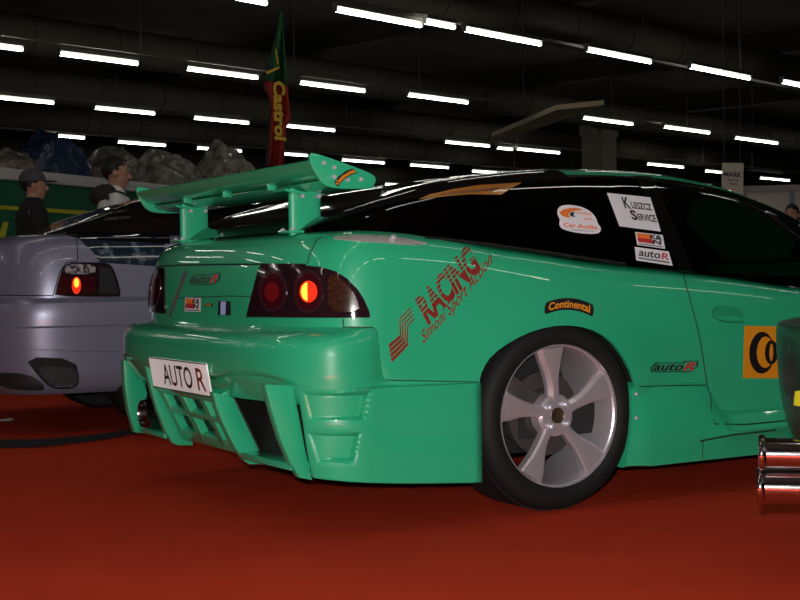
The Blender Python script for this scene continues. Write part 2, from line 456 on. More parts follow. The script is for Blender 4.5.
# bonnet cap closes the front
nring = len(lv) and (len(V)//len(lv))
def arch_cutter(xc, rear):
    if rear:
        pts = [(-.325, -.1), (-.325, .43), (-.312, .47), (-.275, .515), (-.20, .556), (-.11, .586), (-.01, .598), (.095, .586), (.185, .545), (.26, .462), (.308, .36), (.320, .26), (.31, .12), (.31, -.1)]
    else:
        pts = [(xc+.31*math.cos(a), .30+.30*math.sin(a)) for a in np.linspace(-.3, math.pi+.3, 24)] + [(xc-.30, -.1), (xc+.30, -.1)]
    pts = smooth_poly(pts, 1) if rear else pts
    bm = bmesh.new(); prism(bm, pts, 1, -1.2, -.50); prism(bm, pts, 1, .50, 1.2)
    me = bpy.data.meshes.new('cut'); bmesh.ops.recalc_face_normals(bm, faces=bm.faces); bm.to_mesh(me); bm.free()
    o = bpy.data.objects.new('cut', me); COL.objects.link(o); return o
def cut(o, cutters, solid=0, solver='EXACT'):
    if solid:
        md = o.modifiers.new('s', 'SOLIDIFY'); md.thickness = solid; md.offset = -1
    for c in cutters:
        md = o.modifiers.new('b', 'BOOLEAN'); md.operation = 'DIFFERENCE'; md.object = c; md.solver = solver
    bpy.context.view_layer.update()
    dg = bpy.context.evaluated_depsgraph_get()
    me = bpy.data.meshes.new_from_object(o.evaluated_get(dg)); o.modifiers.clear(); old = o.data; o.data = me
    me.name = o.name
    for c in cutters: bpy.data.objects.remove(c)
    me.polygons.foreach_set('use_smooth', [True]*len(me.polygons)); me.set_sharp_from_angle(angle=R_(30))
body = from_vf('body_shell', V, F, paint, car, 40)
cut(body, [arch_cutter(0, True), arch_cutter(2.34, False)], solid=.012)

# bonnet
bm = bmesh.new()
hx = np.linspace(1.45, 3.05, 18); hy = np.linspace(-.70, .70, 15); gv = [[bm.verts.new((x, y*(1 if x < 2.5 else 1-.35*((x-2.5)/.55)**2), belt(x)+.02+.05*(1-(y/.70)**2)*(1-sst(2.4, 3.2, x)*.6))) for y in hy] for x in hx]
for i in range(17):
    for j in range(14): bm.faces.new((gv[i][j], gv[i+1][j], gv[i+1][j+1], gv[i][j+1]))
from_bm('bonnet', bm, paint, car)

# --- greenhouse
GT = [(-.76, .905), (-.70, .945), (-.60, .985), (-.477, 1.022), (-.288, 1.071), (-.131, 1.096), (.074, 1.122), (.244, 1.136), (.42, 1.141), (.603, 1.139), (.891, 1.110), (1.093, 1.066), (1.249, 1.010), (1.41, .926), (1.62, .80), (1.80, .69)]
GW = [(-.76, .50), (-.70, .60), (-.62, .670), (-.50, .715), (-.35, .740), (-.1, .758), (.3, .766), (1.0, .762), (1.45, .73), (1.8, .68)]
def gh_section(x, nv=40):
    zb = belt(x)-.002*sst(-.76, -.5, x); zt = interp(x, GT); h = max(.01, zt-zb); yb = interp(x, GW); k = min(1, h/.36)
    P = [(yb, 0), (yb-.055*k, .36), (yb-.125*k, .70), (yb-.175*k, .86), (yb-.245*k, .945), (yb-.36*k, .978), (yb*.28, .997), (0, 1)]
    out = []
    t_ = [0, .19, .38, .48, .56, .66, .88, 1]
    for i in range(nv+1):
        s = i/nv; out.append((interp(s, [(t, p[0]) for t, p in zip(t_, P)]), zb+h*interp(s, [(t, p[1]) for t, p in zip(t_, P)]), interp(s, [(t, p[1]) for t, p in zip(t_, P)])))
    return out
gxs = sorted(set([round(-.76+.0125*i, 4) for i in range(int((1.80+.76)/.0125)+1)]))
GV = []; GI = []
for x in gxs:
    s = gh_section(x)
    row = [(x, -y, z, f) for y, z, f in s] + [(x, y, z, f) for y, z, f in s[:-1]][::-1]
    GI.append(list(range(len(GV), len(GV)+len(row)))); GV += row
pieces = {}
def classify(x, y, z, f):
    bp = .515 + (1.09-z)*.56          # centre line of the B pillar
    if x < .20 and f > .80: return 'hatch_glass' if f > .90 else ('hatch_frame', y > 0)
    if f > .87:
        if x > .95: return 'windscreen' if abs(y) < interp(x, GW)-.33 else ('roof_pillar', y > 0)
        return 'roof_panel'
    if x < bp: return 'quarter_window' if x > -.74 else ('hatch_frame', y > 0)
    return 'door_window'
side_names = ('quarter_window', 'door_window')
for i in range(len(gxs)-1):
    for j in range(len(GI[0])-1):
        q = (GI[i][j], GI[i+1][j], GI[i+1][j+1], GI[i][j+1])
        c = [sum(GV[k][d] for k in q)/4 for d in range(4)]
        n = classify(*c)
        if n in side_names: n = (n, c[1] > 0)
        pieces.setdefault(n, []).append(q)
skin.add([g[:3] for g in GV], [f for fs in pieces.values() for f in fs])
GN = [None]*len(GV)
for i in range(len(gxs)):
    n_ = len(GI[0])
    for j in range(n_):
        dx = Vector(GV[GI[min(i+1, len(gxs)-1)][j]][:3])-Vector(GV[GI[max(i-1, 0)][j]][:3]); dv = Vector(GV[GI[i][min(j+1, n_-1)]][:3])-Vector(GV[GI[i][max(j-1, 0)]][:3])
        GN[GI[i][j]] = dx.cross(dv).normalized()
gm = {'hatch_glass': black_gloss, 'hatch_frame': black_gloss, 'roof_panel': paint, 'roof_pillar': paint, 'windscreen': glass_t, 'quarter_window': glass_d, 'door_window': glass_t}
for n, fs in pieces.items():
    nm = n if isinstance(n, str) else n[0]
    ids = sorted({k for f in fs for k in f}); mp = {k: i for i, k in enumerate(ids)}
    o = from_vf(nm, [GV[k][:3] for k in ids], [tuple(mp[k] for k in f) for f in fs], gm[nm], car, 180)
    o.data.normals_split_custom_set_from_vertices([GN[k] for k in ids])

# --- side trim over the joins (B pillar, belt strip, drip rail)
def both(fn): fn(False); fn(True)
both(lambda mi: skin.lay('pillar_trim', [[(634, 176.5), (651, 177.5), (662, 200), (680, 240), (694, 275), (680, 273), (664, 236), (645, 196)]], black_gloss, car, .004, 6, thick=.004, mirror=mi))
both(lambda mi: skin.line('belt_strip', [(425, 238), (450, 240), (485, 244), (520, 249), (560, 254.5), (600, 260.5), (640, 266.5), (683, 271.5), (740, 279), (799, 288)], .006, black_trim, car, mirror=mi))
both(lambda mi: skin.line('drip_rail', [(566, 177), (600, 176.5), (640, 178), (700, 188), (740, 201), (770, 216), (799, 238)], .005, black_gloss, car, mirror=mi))

# interior seen through the door glass
bm = bmesh.new(); box(bm, (.9, 0, .28), (2.0, 1.44, .1)); from_bm('cabin_floor', bm, seat_m, car)
for y in (-.36, .36):
    bm = bmesh.new()
    box(bm, (.95, y, .47), (.50, .48, .16), bev=.05); box(bm, (.66, y, .70), (.16, .46, .52), Matrix.Rotation(R_(-14), 4, 'Y'), bev=.05)
    box(bm, (.57, y, 1.0), (.09, .24, .15), Matrix.Rotation(R_(-10), 4, 'Y'), bev=.035)
    from_bm('front_seat', bm, seat_m, car)
bm = bmesh.new(); box(bm, (-.02, 0, .62), (.5, 1.2, .5), bev=.06); from_bm('rear_seat', bm, seat_m, car)
bm = bmesh.new(); box(bm, (1.52, 0, .64), (.35, 1.36, .2), bev=.06); from_bm('dashboard', bm, seat_m, car)
bm = bmesh.new()
for k in range(20):
    a0, a1 = 2*math.pi*k/20, 2*math.pi*(k+1)/20
    cyl(bm, (1.22+.05*math.sin(a0), .36+.18*math.cos(a0), .75+.17*math.sin(a0)), (1.22+.05*math.sin(a1), .36+.18*math.cos(a1), .75+.17*math.sin(a1)), .013, n=8)
cyl(bm, (1.22, .36, .75), (1.45, .36, .68), .03)
from_bm('steering_wheel', bm, seat_m, car)

# --- bumper
XB = -.60
BUMP = [(.606, .796, -.872, XB, 3.7), (.600, .808, -.898, XB, 3.7), (.590, .822, -.942, XB, 3.7), (.577, .836, -.965, XB, 3.75), (.560, .844, -.975, XB, 3.8), (.530, .848, -.979, XB, 3.8), (.48, .848, -.979, XB, 3.8),
        (.44, .846, -.977, XB, 3.8), (.38, .842, -.972, XB, 3.8), (.30, .838, -.964, XB, 3.8), (.22, .834, -.955, XB, 3.8), (.15, .828, -.944, XB, 3.8)]
def bsx(x0): return [-.322-(x0*-1-.322)*k/10 for k in range(10)]+[x0]
def crease(y):  # height of the arch line over the openings
    a = abs(y)
    return interp(a, [(0, .455), (.27, .462), (.40, .480), (.53, .487), (.66, .480), (.74, .462), (.82, .43)])
def bmap(x, y, zl, W):
    # only a slim flush panel ahead of the corner, proud again low down in front of the wheel
    f = sst(-.86, -.60, x)
    if zl > .43: y = y*(1-f) + min(y, .803-.02*sst(.43, .47, zl)*sst(-.72, -.60, x))*f
    else: y = y*(1-f) + min(y, .826)*f
    return y
def zb_(x, y):
    side = interp(x, [(-.92, .186), (-.60, .147), (-.33, .125)])
    a = abs(y); k = sst(.728, .750, a) if x < -.70 else 1
    return .392*(1-k) + side*k
def bz(x, y, zl):
    zb = zb_(x, y)
    return zl if zl >= .46 else zb + (zl-.15)/(.46-.15)*(.46-zb)
def bdisp(x, y, z, zl):
    if abs(y) < .80 and x < -.80:
        k = sst(0, .018, crease(y)-z)*(1-sst(.58, .80, abs(y)))
        x += .022*k
    return x, y, z
SC1 = [(302, 390), (369.5, 390.5), (364.5, 421.5), (309.5, 421)]
SC2 = [(306, 430), (361, 431.5), (355, 463.5), (318, 463.5)]
lvc = lv_interp(BUMP, [i/6 for i in range(6*(len(BUMP)-1)+1)])
V, F = shell(lvc, bsx, 0, 0, lambda x, y, z: z, bmap, None, nR=70, half_open=True)
tmp = Skin(car, Matrix()); tmp.add(V, F)
POCK = []
for sc in (SC1, SC2):
    h_ = [tmp.hit(*p)[0] for p in sc]; POCK.append([(p.x, p.z) for p in h_])
def pocket(x, z):
    """depth of the two wedge shaped scoops on the corner: shallow at the rear, deep at the front edge"""
    for q in POCK:
        zt = lambda x_: q[0][1]+(q[1][1]-q[0][1])*(x_-q[0][0])/(q[1][0]-q[0][0]); zb = lambda x_: q[3][1]+(q[2][1]-q[3][1])*(x_-q[3][0])/(q[2][0]-q[3][0])
        xl = lambda z_: q[0][0]+(q[3][0]-q[0][0])*(z_-q[0][1])/(q[3][1]-q[0][1]); xr = lambda z_: q[1][0]+(q[2][0]-q[1][0])*(z_-q[1][1])/(q[2][1]-q[1][1])
        if zb(x) < z < zt(x) and xl(z) < x < xr(z):
            t = (x-xl(z))/(xr(z)-xl(z)); e = min(zt(x)-z, z-zb(x), x-xl(z), xr(z)-x); return (.004+.020*t**.8)*sst(0, .011, e)
    return 0
def bdisp2(x, y, z, zl):
    x, y, z = bdisp(x, y, z, zl)
    d = pocket(x, z) if abs(y) > .70 and x < -.6 else 0
    if d: y *= (abs(y)-d)/abs(y); x += d*.25
    return x, y, z
lv = lv_interp(BUMP, [i/12 for i in range(12*(len(BUMP)-1)+1)])
V, F = shell(lv, bsx, 0, 0, bz, bmap, bdisp2, nR=190, half_open=True)
skin.add(V, F)
bumper = from_vf('rear_bumper', V, F, paint, car, 35)
md = bumper.modifiers.new('thickness', 'SOLIDIFY'); md.thickness = .008; md.offset = -1

# blades of the bumper
def blade(poly, y, th, smooth=1):
    pts = [at(u, v, 1, y) for u, v in poly]; pts = [(p.x, p.z) for p in pts]
    bm = bmesh.new(); prism(bm, pts, 1, y, y+th, bev=.004); return from_bm('bumper_blade', bm, paint, bumper, 25)
RI = [(213, 392), (217, 408), (222, 421), (229, 436), (236, 449), (245, 461), (250, 464.5), (266, 464.5), (259, 455), (252, 443), (245, 429), (238, 414), (232, 397)]
RO = [(265, 384), (271, 408), (280, 438), (290, 462), (300, 478), (313, 480.5), (306, 452), (300, 420), (293, 386)]
LI = [(143, 352), (147, 372), (152, 392), (158, 412), (165, 430), (173, 443.5), (178, 445.5), (193, 445.5), (194, 438), (186, 426), (176, 411), (168, 396), (161, 380), (158, 358)]
LO = [(124, 360), (125, 385), (128.5, 410), (135, 432.5), (150, 434), (141, 424), (146, 405), (147.5, 392), (141, 376), (131, 362)]
blade(RI, -.33, .035); blade(RO, -.72, .035); blade(LI, .33, .035); blade(LO, .69, .04)
# floor ledges between the blades
for y0, y1, A, B in ((-.36, -.70, (243, 451), (293, 466)), (.66, .36, (141, 426), (167, 434))):
    a = at(*A, 1, y0); b = at(*B, 1, y1); d = b-a
    bm = bmesh.new(); box(bm, (a+b)/2+Vector((.035, 0, -.008)), (d.length, .09, .02), Matrix.Rotation(math.atan2(d.y, d.x), 4, 'Z'), bev=.003)
    from_bm('bumper_ledge', bm, paint, bumper, 25)
# inner panel with the slots under the plate
bm = bmesh.new()
def pan(yc, zc, wy, hz): 
    t = (.40-zc)/.2; x = -.94+.10*t
    box(bm, (x, yc, zc), (.03, wy, hz), Matrix.Rotation(R_(-26), 4, 'Y'), bev=.003)
for zc, hz in ((.385, .04), (.305, .022), (.215, .045)): pan(0, zc, .62, hz)
for yc in (-.29, -.10, .09, .28): pan(yc, .30, .045, .20)
from_bm('slotted_panel', bm, paint, bumper, 25)
bm = bmesh.new(); box(bm, (-.868, 0, .30), (.008, .60, .21), Matrix.Rotation(R_(-26), 4, 'Y')); from_bm('slot_backing', bm, mesh_m, bumper)
bm = bmesh.new(); box(bm, (-.80, 0, .32), (.04, 1.52, .24)); box(bm, (-.55, 0, .23), (.5, 1.45, .05)); lab(from_bm('dark_mesh_insert', bm, mesh_m, bumper), 'black mesh behind the bumper openings')
# underbody so no light passes beneath the shell
bm = bmesh.new(); box(bm, (1.1, 0, .19), (3.3, 1.1, .06)); box(bm, (0, 0, .42), (1.3, 1.0, .3)); box(bm, (2.34, 0, .42), (.8, 1.0, .3)); from_bm('underbody', bm, plastic, car)
# exhaust in the left opening
bm = bmesh.new(); c = at(149.5, 413, 1, .50); lathe = [(.048, 0), (.052, .004), (.052, .22), (.044, .22), (.044, .01)]
rings = []
for k in range(28):
    a = 2*math.pi*k/28; rings.append([bm.verts.new((c.x-.03+y, c.y+r*math.cos(a), c.z+r*math.sin(a))) for r, y in lathe])
for k in range(28):
    for j in range(5): bm.faces.new((rings[k][j], rings[k][(j+1) % 5], rings[(k+1) % 28][(j+1) % 5], rings[(k+1) % 28][j]))
lab(from_bm('exhaust_tip', bm, mat('dark_chrome', (.18, .15, .14), .2, metal=1), car), 'dark chrome exhaust tip in the left bumper opening')

# --- side skirts
def skirt(sg):
    xs = [.258, .264, .30, .36, .50, .60, .64, .68, .74, .90, 1.2, 1.6, 2.0, 2.02]
    V = []; rows = []
    for x in xs:
        zt = .385-.115*sst(.60, .70, x); zb = .112 + (.0 if x > .3 else .006)
        k = sst(.60, .74, x); e = .012*sst(.29, .258, x) if x < .29 else 0
        t = sst(.258, .31, x)
        prof = [(.790, zt+.012), (.806, zt+.002), (.818+.004*t, zt-.006), (.822+.012*t+.012*k, zt-.06), (.826+.018*t+.018*k, .235-.03*k), (.826+.02*t+.020*k, .205), (.822+.016*t, .165), (.818+.014*t, zb+.006), (.806, zb), (.70, zb)]
        rows.append(list(range(len(V), len(V)+len(prof)))); V += [(x + .026*sst(.12, .30, z)*(1-sst(.264, .42, x)), sg*(y-.004), z) for y, z in prof]
    F = []
    for A, B in zip(rows, rows[1:]):
        for i in range(len(A)-1): F.append((A[i], A[i+1], B[i+1], B[i]))
    F.append(tuple(rows[0])); F.append(tuple(rows[-1][::-1]))
    o = from_vf('side_skirt', V, F, paint, car, 28, recalc=True)
    return V, F
V, F = skirt(-1); skin.add(V, F); skirt(1)

# --- panel gaps
G = lambda pts, r=.0022, m_=gap, nm='panel_gap': skin.line(nm, pts, r, m_, car, sink=.0002)
both(lambda mi: skin.line('door_gap', [(683, 274), (690, 300), (696, 322), (701, 345), (705, 372), (707, 384), (708.5, 393)], .0026, gap, car, sink=.0, mirror=mi))
both(lambda mi: skin.line('door_gap', [(710, 393), (712, 418), (715, 424), (745, 424.5), (778, 421.5), (799, 419)], .0028, gap, car, sink=.0, mirror=mi))
both(lambda mi: skin.line('bumper_gap', [(343, 319), (343.5, 327), (373, 327.5), (377, 332), (377.5, 378), (320, 379.5)], .0020, gap, car, sink=.0002, mirror=mi))
both(lambda mi: skin.line('sill_gap', [(640, 386.5), (680, 385.5), (707, 385)], .0022, gap, car, sink=.0, mirror=mi))
both(lambda mi: skin.line('fender_gap', [(379, 380), (430, 381), (479, 382)], .0018, gap, car, sink=.0, mirror=mi))
G([(700, 441), (735, 434.5), (776, 430)], .0035, gap, 'skirt_slot'); G([(702, 459), (703, 441)], .002, gap, 'skirt_slot')
# trunk: gap above the rear panel, edge lines of the lid
G([(150.5, 269), (160, 266.5), (180, 265.2), (220, 264.4), (262, 264.2), (306, 264.5)], .0032, gap_dark, 'hatch_gap')
both(lambda mi: skin.line('hatch_gap', [(307.5, 264), (309.5, 256), (313, 247), (317, 240), (322, 237)], .0024, gap, car, sink=.0, mirror=mi))
G([(172, 299), (200, 297), (230, 296), (252, 296.5)], .0018, gap, 'rear_panel_gap')
# fasteners at the skirt's edge
for u, v in ((634.5, 394), (634.5, 418)):
    l, n = skin.hit(u+2, v); bm = bmesh.new(); bmesh.ops.create_uvsphere(bm, u_segments=10, v_segments=6, radius=.007); bmesh.ops.translate(bm, verts=bm.verts, vec=l)
    from_bm('rivet', bm, bolt_m, car)

# --- bright trim at the foot of the hatch glass
ht = skin.lay('hatch_trim', [smooth_poly([(328, 238.2), (352, 235.6), (384, 236.2), (410, 239.8), (431, 244.6), (411, 245.6), (385, 243.2), (350, 241)], 1)], mat('bright_trim', (.45, .45, .43), .22, metal=.4, coat=.5), car, .004, 4, thick=.004)
lab(ht, 'bright metal trim at the foot of the hatch glass')
l, n = skin.hit(392, 240.5); bm = bmesh.new(); cyl(bm, l, l+n*.016, .012, .009, 14); cyl(bm, l+n*.016, l+n*.02, .006, n=12); from_bm('trim_screw', bm, bolt_m, ht)

# --- door handle
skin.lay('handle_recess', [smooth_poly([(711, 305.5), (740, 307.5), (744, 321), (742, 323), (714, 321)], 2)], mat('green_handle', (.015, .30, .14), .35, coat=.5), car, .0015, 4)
skin.line('handle_gap', smooth_poly([(711, 305.5), (740, 307.5), (744, 321), (742, 323), (714, 321)], 2)+[(718, 306)], .0016, gap, car)
dh = skin.lay('door_handle', [smooth_poly([(715.5, 315.5), (741, 317), (742.5, 321), (717, 321)], 2)], paint, car, .012, 4, thick=.012)

# --- tail lights (right, and mirrored left)
def tail(mi):
    out = [(247.5, 317), (252, 299), (256, 283), (259.5, 270), (263, 264.5), (275, 264), (300, 265), (322, 267.5), (336, 271.5), (347, 278.5), (357, 289), (364, 300), (369, 312), (369.5, 317.5), (340, 317.8), (290, 317.5)]
    b = skin.lay('tail_light', [out], smoke, car, .006, 4, thick=.010, mirror=mi)
    lab(b, 'smoked tail light with two round red lamps and an amber corner')
    skin.lay('lens_ring', [ell(274.5, 291, 14.0, 20.8)], lens_ring, b, .0085, 4, thick=.003, mirror=mi)
    skin.lay('lens_ring', [ell(310, 291.5, 14.6, 21.6)], lens_ring, b, .0085, 4, thick=.003, mirror=mi)
    skin.lay('red_lens', [ell(275, 291.5, 11.5, 17)], red_deep, b, .0105, 4, mirror=mi)
    skin.lay('red_lens', [ell(310.5, 292, 12, 18)], red_deep, b, .0105, 4, mirror=mi)
    skin.lay('reflector', [ell(275, 292, 7.3, 9.8)], red_lens, b, .012, 4, mirror=mi)
    skin.lay('reflector', [ell(311, 292, 8.6, 10.8)], red_lens if mi else red_flash_glow, b, .012, 4, mirror=mi)
    hb = ell(311, 292, 6.8, 9.2, 30); mi or skin.lay('flash_glint', [[p for p in hb if p[0] <= 311.0]], hot_flash_glow, b, .0135, 4, mirror=mi)  # flash glint on the reflector, made emissive on the right light only
    skin.lay('amber_lens', [smooth_poly([(331, 273.5), (341, 278), (351, 289), (357, 299.5), (359.5, 312), (330, 312), (328.5, 285)], 1)], amber, b, .009, 4, mirror=mi)
both(tail)

# --- rear wing
wing = None
def wing_build():
    global wing
    yw = .735
    low = [(-.630, 1.030), (-.645, 1.042), (-.69, 1.046), (-.74, 1.046), (-.778, 1.050), (-.786, 1.045), (-.77, 1.034), (-.73, 1.024), (-.67, 1.020), (-.638, 1.022)]
    bm = bmesh.new(); prism(bm, low, 1, -yw, yw)
    wing = from_bm('rear_wing', bm, paint, car, 50); lab(wing, 'green two-element rear wing on two struts')
    up = [(-.768, 1.060), (-.79, 1.074), (-.82, 1.090), (-.846, 1.101), (-.850, 1.096), (-.838, 1.078), (-.812, 1.058), (-.785, 1.050), (-.770, 1.052)]
    bm = bmesh.new(); prism(bm, up, 1, -yw, yw); from_bm('wing_flap', bm, paint, wing, 50)
    ep = [(310.2, 153.0), (316.5, 153.3), (341, 161.7), (369, 172.2), (376, 177), (375.3, 184.8), (367.3, 189), (337.5, 189), (323.5, 185.5), (314.1, 171.5), (309.5, 160)]
    ep = smooth_poly([(lambda q: (q.x, q.z))(at(u, v, 1, -.748)) for u, v in ep], 1)
    for s in (-1, 1):
        bm = bmesh.new(); prism(bm, ep, 1, s*.734, s*.750, bev=.003); e = from_bm('end_plate', bm, paint, wing, 30)
        for u, v in ((324.2, 162.8), (334.4, 167.3), (334.4, 176.8), (347.7, 179.9), (361.3, 179.2)):
            p = at(u, v, 1, -.752); bm = bmesh.new(); cyl(bm, (p.x, s*.748, p.z), (p.x, s*.756, p.z), .0075, .0055, 12); from_bm('bolt', bm, bolt_m, e)
    for s in (-1, 1):
        yc = s*.462
        # strut: rounded blade
        sec = [(-.782+.109*.5*(1-math.cos(a)), .017*math.sin(a)**.6 if math.sin(a) > 0 else 0) for a in np.linspace(0, math.pi, 14)]
        sec = sec + [(x, -y) for x, y in sec[1:-1]][::-1]
        bm = bmesh.new(); prism(bm, [(x, yc+y) for x, y in sec], 2, .88, 1.036); st = from_bm('wing_strut', bm, paint, wing, 50)
        bm = bmesh.new(); box(bm, (-.712, yc, .902), (.18, .085, .009), bev=.003); fp = from_bm('strut_foot', bm, paint, st)
        bm = bmesh.new(); nb = 14
        top = [(-.815+.19*k/nb, 1.021+.018*(abs(k/nb-.42)/.58)**2+.004) for k in range(nb+1)]
        prism(bm, top+[(x, z-.008) for x, z in top][::-1], 1, yc-.045, yc+.045); from_bm('strut_bracket', bm, paint, st, 60)
        for x, z in ((-.775, .908), (-.645, .908)):
            for dy in (-.035, .035):
                bm = bmesh.new(); cyl(bm, (x-.012, yc+dy, z-.003), (x-.012, yc+dy, z+.006), .008, .006, 10); from_bm('bolt', bm, bolt_m, st)
        for x in (-.757, -.70):
            bm = bmesh.new(); cyl(bm, (x, yc-.048, 1.012), (x, yc-.043, 1.012), .007, .005, 10); cyl(bm, (x, yc-.046, 1.012), (x, yc, 1.012), .003, n=8); from_bm('bolt', bm, bolt_m, st)
    for y in (-.36, 0, .36):
        bm = bmesh.new(); box(bm, (-.790, y, 1.047), (.035, .014, .022), bev=.004); from_bm('flap_bracket', bm, paint, wing)
wing_build()

# --- wheels
def wheel_parts(side):
    s = side  # -1: right side of the car
    bm = bmesh.new()
    R, w = .306, .235; y0 = 0
    prof = [(.226, .004), (.232, -.006), (.250, -.016), (.275, -.014), (.294, -.002), (.302, .018), (.306, .045), (.306, .19), (.302, .215), (.290, .235), (.25, .24), (.226, .225)]
    lathe_y(bm, [(r, -s*y if s > 0 else y) for r, y in prof], (0, 0, 0), 80)
    for k in range(72):   # tread grooves as shallow blocks
        a = 2*math.pi*(k+.5)/72; M = Matrix.Rotation(-a, 4, 'Y')
        for yy in (.06, .17): box(bm, M @ Vector((.3062, (yy if s < 0 else -yy), 0)), (.003, .07, .020), M @ Matrix.Rotation(.35 if yy < .1 else -.35, 4, 'X'))
    tyre = bpy.data.meshes.new('tyre'); bmesh.ops.recalc_face_normals(bm, faces=bm.faces); bm.to_mesh(tyre); bm.free(); tyre.materials.append(tyre_m)
    f = lambda y: y if s < 0 else -y
    bm = bmesh.new()
    prof = [(.2285, -.008), (.2300, .0), (.222, .006), (.2165, .020), (.212, .045), (.206, .09), (.200, .16), (.205, .215), (.224, .222), (.228, .215), (.212, .20), (.208, .16), (.216, .09), (.221, .045), (.226, .01)]
    lathe_y(bm, [(r, f(y)) for r, y in prof], (0, 0, 0), 80)
    # five flared spokes
    for k in range(5):
        a0 = R_(94+72*k)
        rows = []
        for t in np.linspace(0, 1, 11):
            r = .035+.183*t
            hl = interp(t, [(0, .024), (.25, .022), (.5, .030), (.8, .052), (1, .062)])
            hr = interp(t, [(0, .024), (.25, .018), (.5, .020), (.8, .031), (1, .041)])
            bvl = interp(t, [(0, .010), (.4, .014), (1, .016)])
            y_ = interp(t, [(0, .012), (.3, .010), (.7, .004), (1, .000)])
            rows.append([(r, hl, y_+.020), (r, hl-.001, y_+.012), (r, hl-bvl, y_), (r, 0, y_-.002), (r, -hr+.006, y_), (r, -hr, y_+.007), (r, -hr+.003, y_+.036), (r, hl-.004, y_+.036)])
        vr = []
        for row in rows:
            l = []
            for r, wd, y in row:
                l.append(bm.verts.new((r*math.cos(a0)-wd*math.sin(a0), f(y), r*math.sin(a0)+wd*math.cos(a0))))
            vr.append(l)
        for A, B in zip(vr, vr[1:]):
            for i in range(8): bm.faces.new((A[i], A[(i+1) % 8], B[(i+1) % 8], B[i]))
        bm.faces.new(vr[0]); bm.faces.new(vr[-1][::-1])
    lathe_y(bm, [(.0, .013), (.030, .010), (.058, .012), (.068, .020), (.070, .06), (0, .06)], (0, 0, 0), 40) if s < 0 else lathe_y(bm, [(.0, -.013), (.030, -.010), (.058, -.012), (.068, -.020), (.070, -.06), (0, -.06)], (0, 0, 0), 40)
    rim = bpy.data.meshes.new('wheel'); bmesh.ops.remove_doubles(bm, verts=bm.verts, dist=1e-5); bmesh.ops.recalc_face_normals(bm, faces=bm.faces); bm.to_mesh(rim); bm.free(); rim.materials.append(alloy)
    bm = bmesh.new(); lathe_y(bm, [(.0, f(.012)), (.020, f(.011)), (.0255, f(.007)), (.026, f(.02)), (0, f(.02))], (0, 0, 0), 24); cap_ = bpy.data.meshes.new('centre_cap'); bmesh.ops.recalc_face_normals(bm, faces=bm.faces); bm.to_mesh(cap_); bm.free(); cap_.materials.append(mat('cap_brown', (.10, .075, .05), .3, metal=.6))
    bm = bmesh.new(); lathe_y(bm, [(0, f(-.004)), (.006, f(-.003)), (.0095, f(.0)), (.0105, f(.014)), (.017, f(.016)), (.017, f(.022)), (0, f(.022))], (0, 0, 0), 14); nut = bpy.data.meshes.new('lug_nut'); bmesh.ops.recalc_face_normals(bm, faces=bm.faces); bm.to_mesh(nut); bm.free(); nut.materials.append(bolt_m)
    bm = bmesh.new(); lathe_y(bm, [(.05, f(.085)), (.138, f(.085)), (.138, f(.105)), (.05, f(.105))], (0, 0, 0), 48); lathe_y(bm, [(0, f(.07)), (.075, f(.07)), (.085, f(.085)), (.085, f(.15)), (0, f(.15))], (0, 0, 0), 30); dsc = bpy.data.meshes.new('brake_disc'); bmesh.ops.recalc_face_normals(bm, faces=bm.faces); bm.to_mesh(dsc); bm.free(); dsc.materials.append(disc_m)
    bm = bmesh.new(); box(bm, (-.10, f(.09), .07), (.07, .07, .13), Matrix.Rotation(R_(-55), 4, 'Y'), bev=.012); cal = bpy.data.meshes.new('brake_caliper'); bm.to_mesh(cal); bm.free(); cal.materials.append(disc_m)
    for me, an in ((tyre, 40), (rim, 22), (cap_, 40), (nut, 40), (dsc, 40), (cal, 40)):
        me.polygons.foreach_set('use_smooth', [True]*len(me.polygons)); me.set_sharp_from_angle(angle=R_(an))
    return tyre, rim, cap_, nut, dsc, cal
WP = {-1: wheel_parts(-1), 1: wheel_parts(1)}
def put_wheel(x, s, root, yout=.80, z=.306, spin=0):
    ty, ri, ca, nu, di, cl = WP[s]
    w_ = bpy.data.objects.new('wheel', ri); COL.objects.link(w_); w_.parent = root; w_.location = (x, s*yout, z); w_.rotation_euler = (0, spin, 0)
    for n, me in (('tyre', ty), ('centre_cap', ca), ('brake_disc', di), ('brake_caliper', cl)):
        o = bpy.data.objects.new(n, me); COL.objects.link(o); o.parent = w_
    for k in range(4):
        a = R_(50+90*k); o = bpy.data.objects.new('lug_nut', nu); COL.objects.link(o); o.parent = w_
        o.location = (.044*math.cos(a), (-.002 if s < 0 else .002), .044*math.sin(a))
    lab(w_, 'silver five-spoke alloy wheel with low profile tyre')
    return w_
put_wheel(0, -1, car); put_wheel(0, 1, car, spin=.4); put_wheel(2.34, -1, car, .79); put_wheel(2.34, 1, car, .79)

# --- licence plate
pc = Vector((-.986, -.030, .4405)); pm = Matrix.Translation(pc) @ Matrix.Rotation(R_(-9), 4, 'Y')
bm = bmesh.new(); box(bm, (0, 0, 0), (.006, .524, .108), bev=.002); bm.transform(pm); plate = from_bm('licence_plate', bm, plate_w, car); lab(plate, 'white plate with AUTO R in black and dark red')
bm = bmesh.new()
for z in (-.052, .052): box(bm, (-.0035, 0, z), (.004, .52, .003))
bm.transform(pm); from_bm('plate_border', bm, ink, plate)
def flat_text(name, s, mt, y0, y1, z0, z1, parent, bold=.01):
    V, F = text_geo(s, 0, bold)
    me = bpy.data.meshes.new(name); me.from_pydata([pm @ Vector((-.0046, y0+(y1-y0)*a, z0+(z1-z0)*b)) for a, b in V], [], F); return link(name, me, mt, parent, None)
flat_text('plate_letters', 'AUTO', ink, .140, -.125, -.037, .036, plate); flat_text('plate_letters', 'R', red_ink, -.165, -.235, -.037, .036, plate)

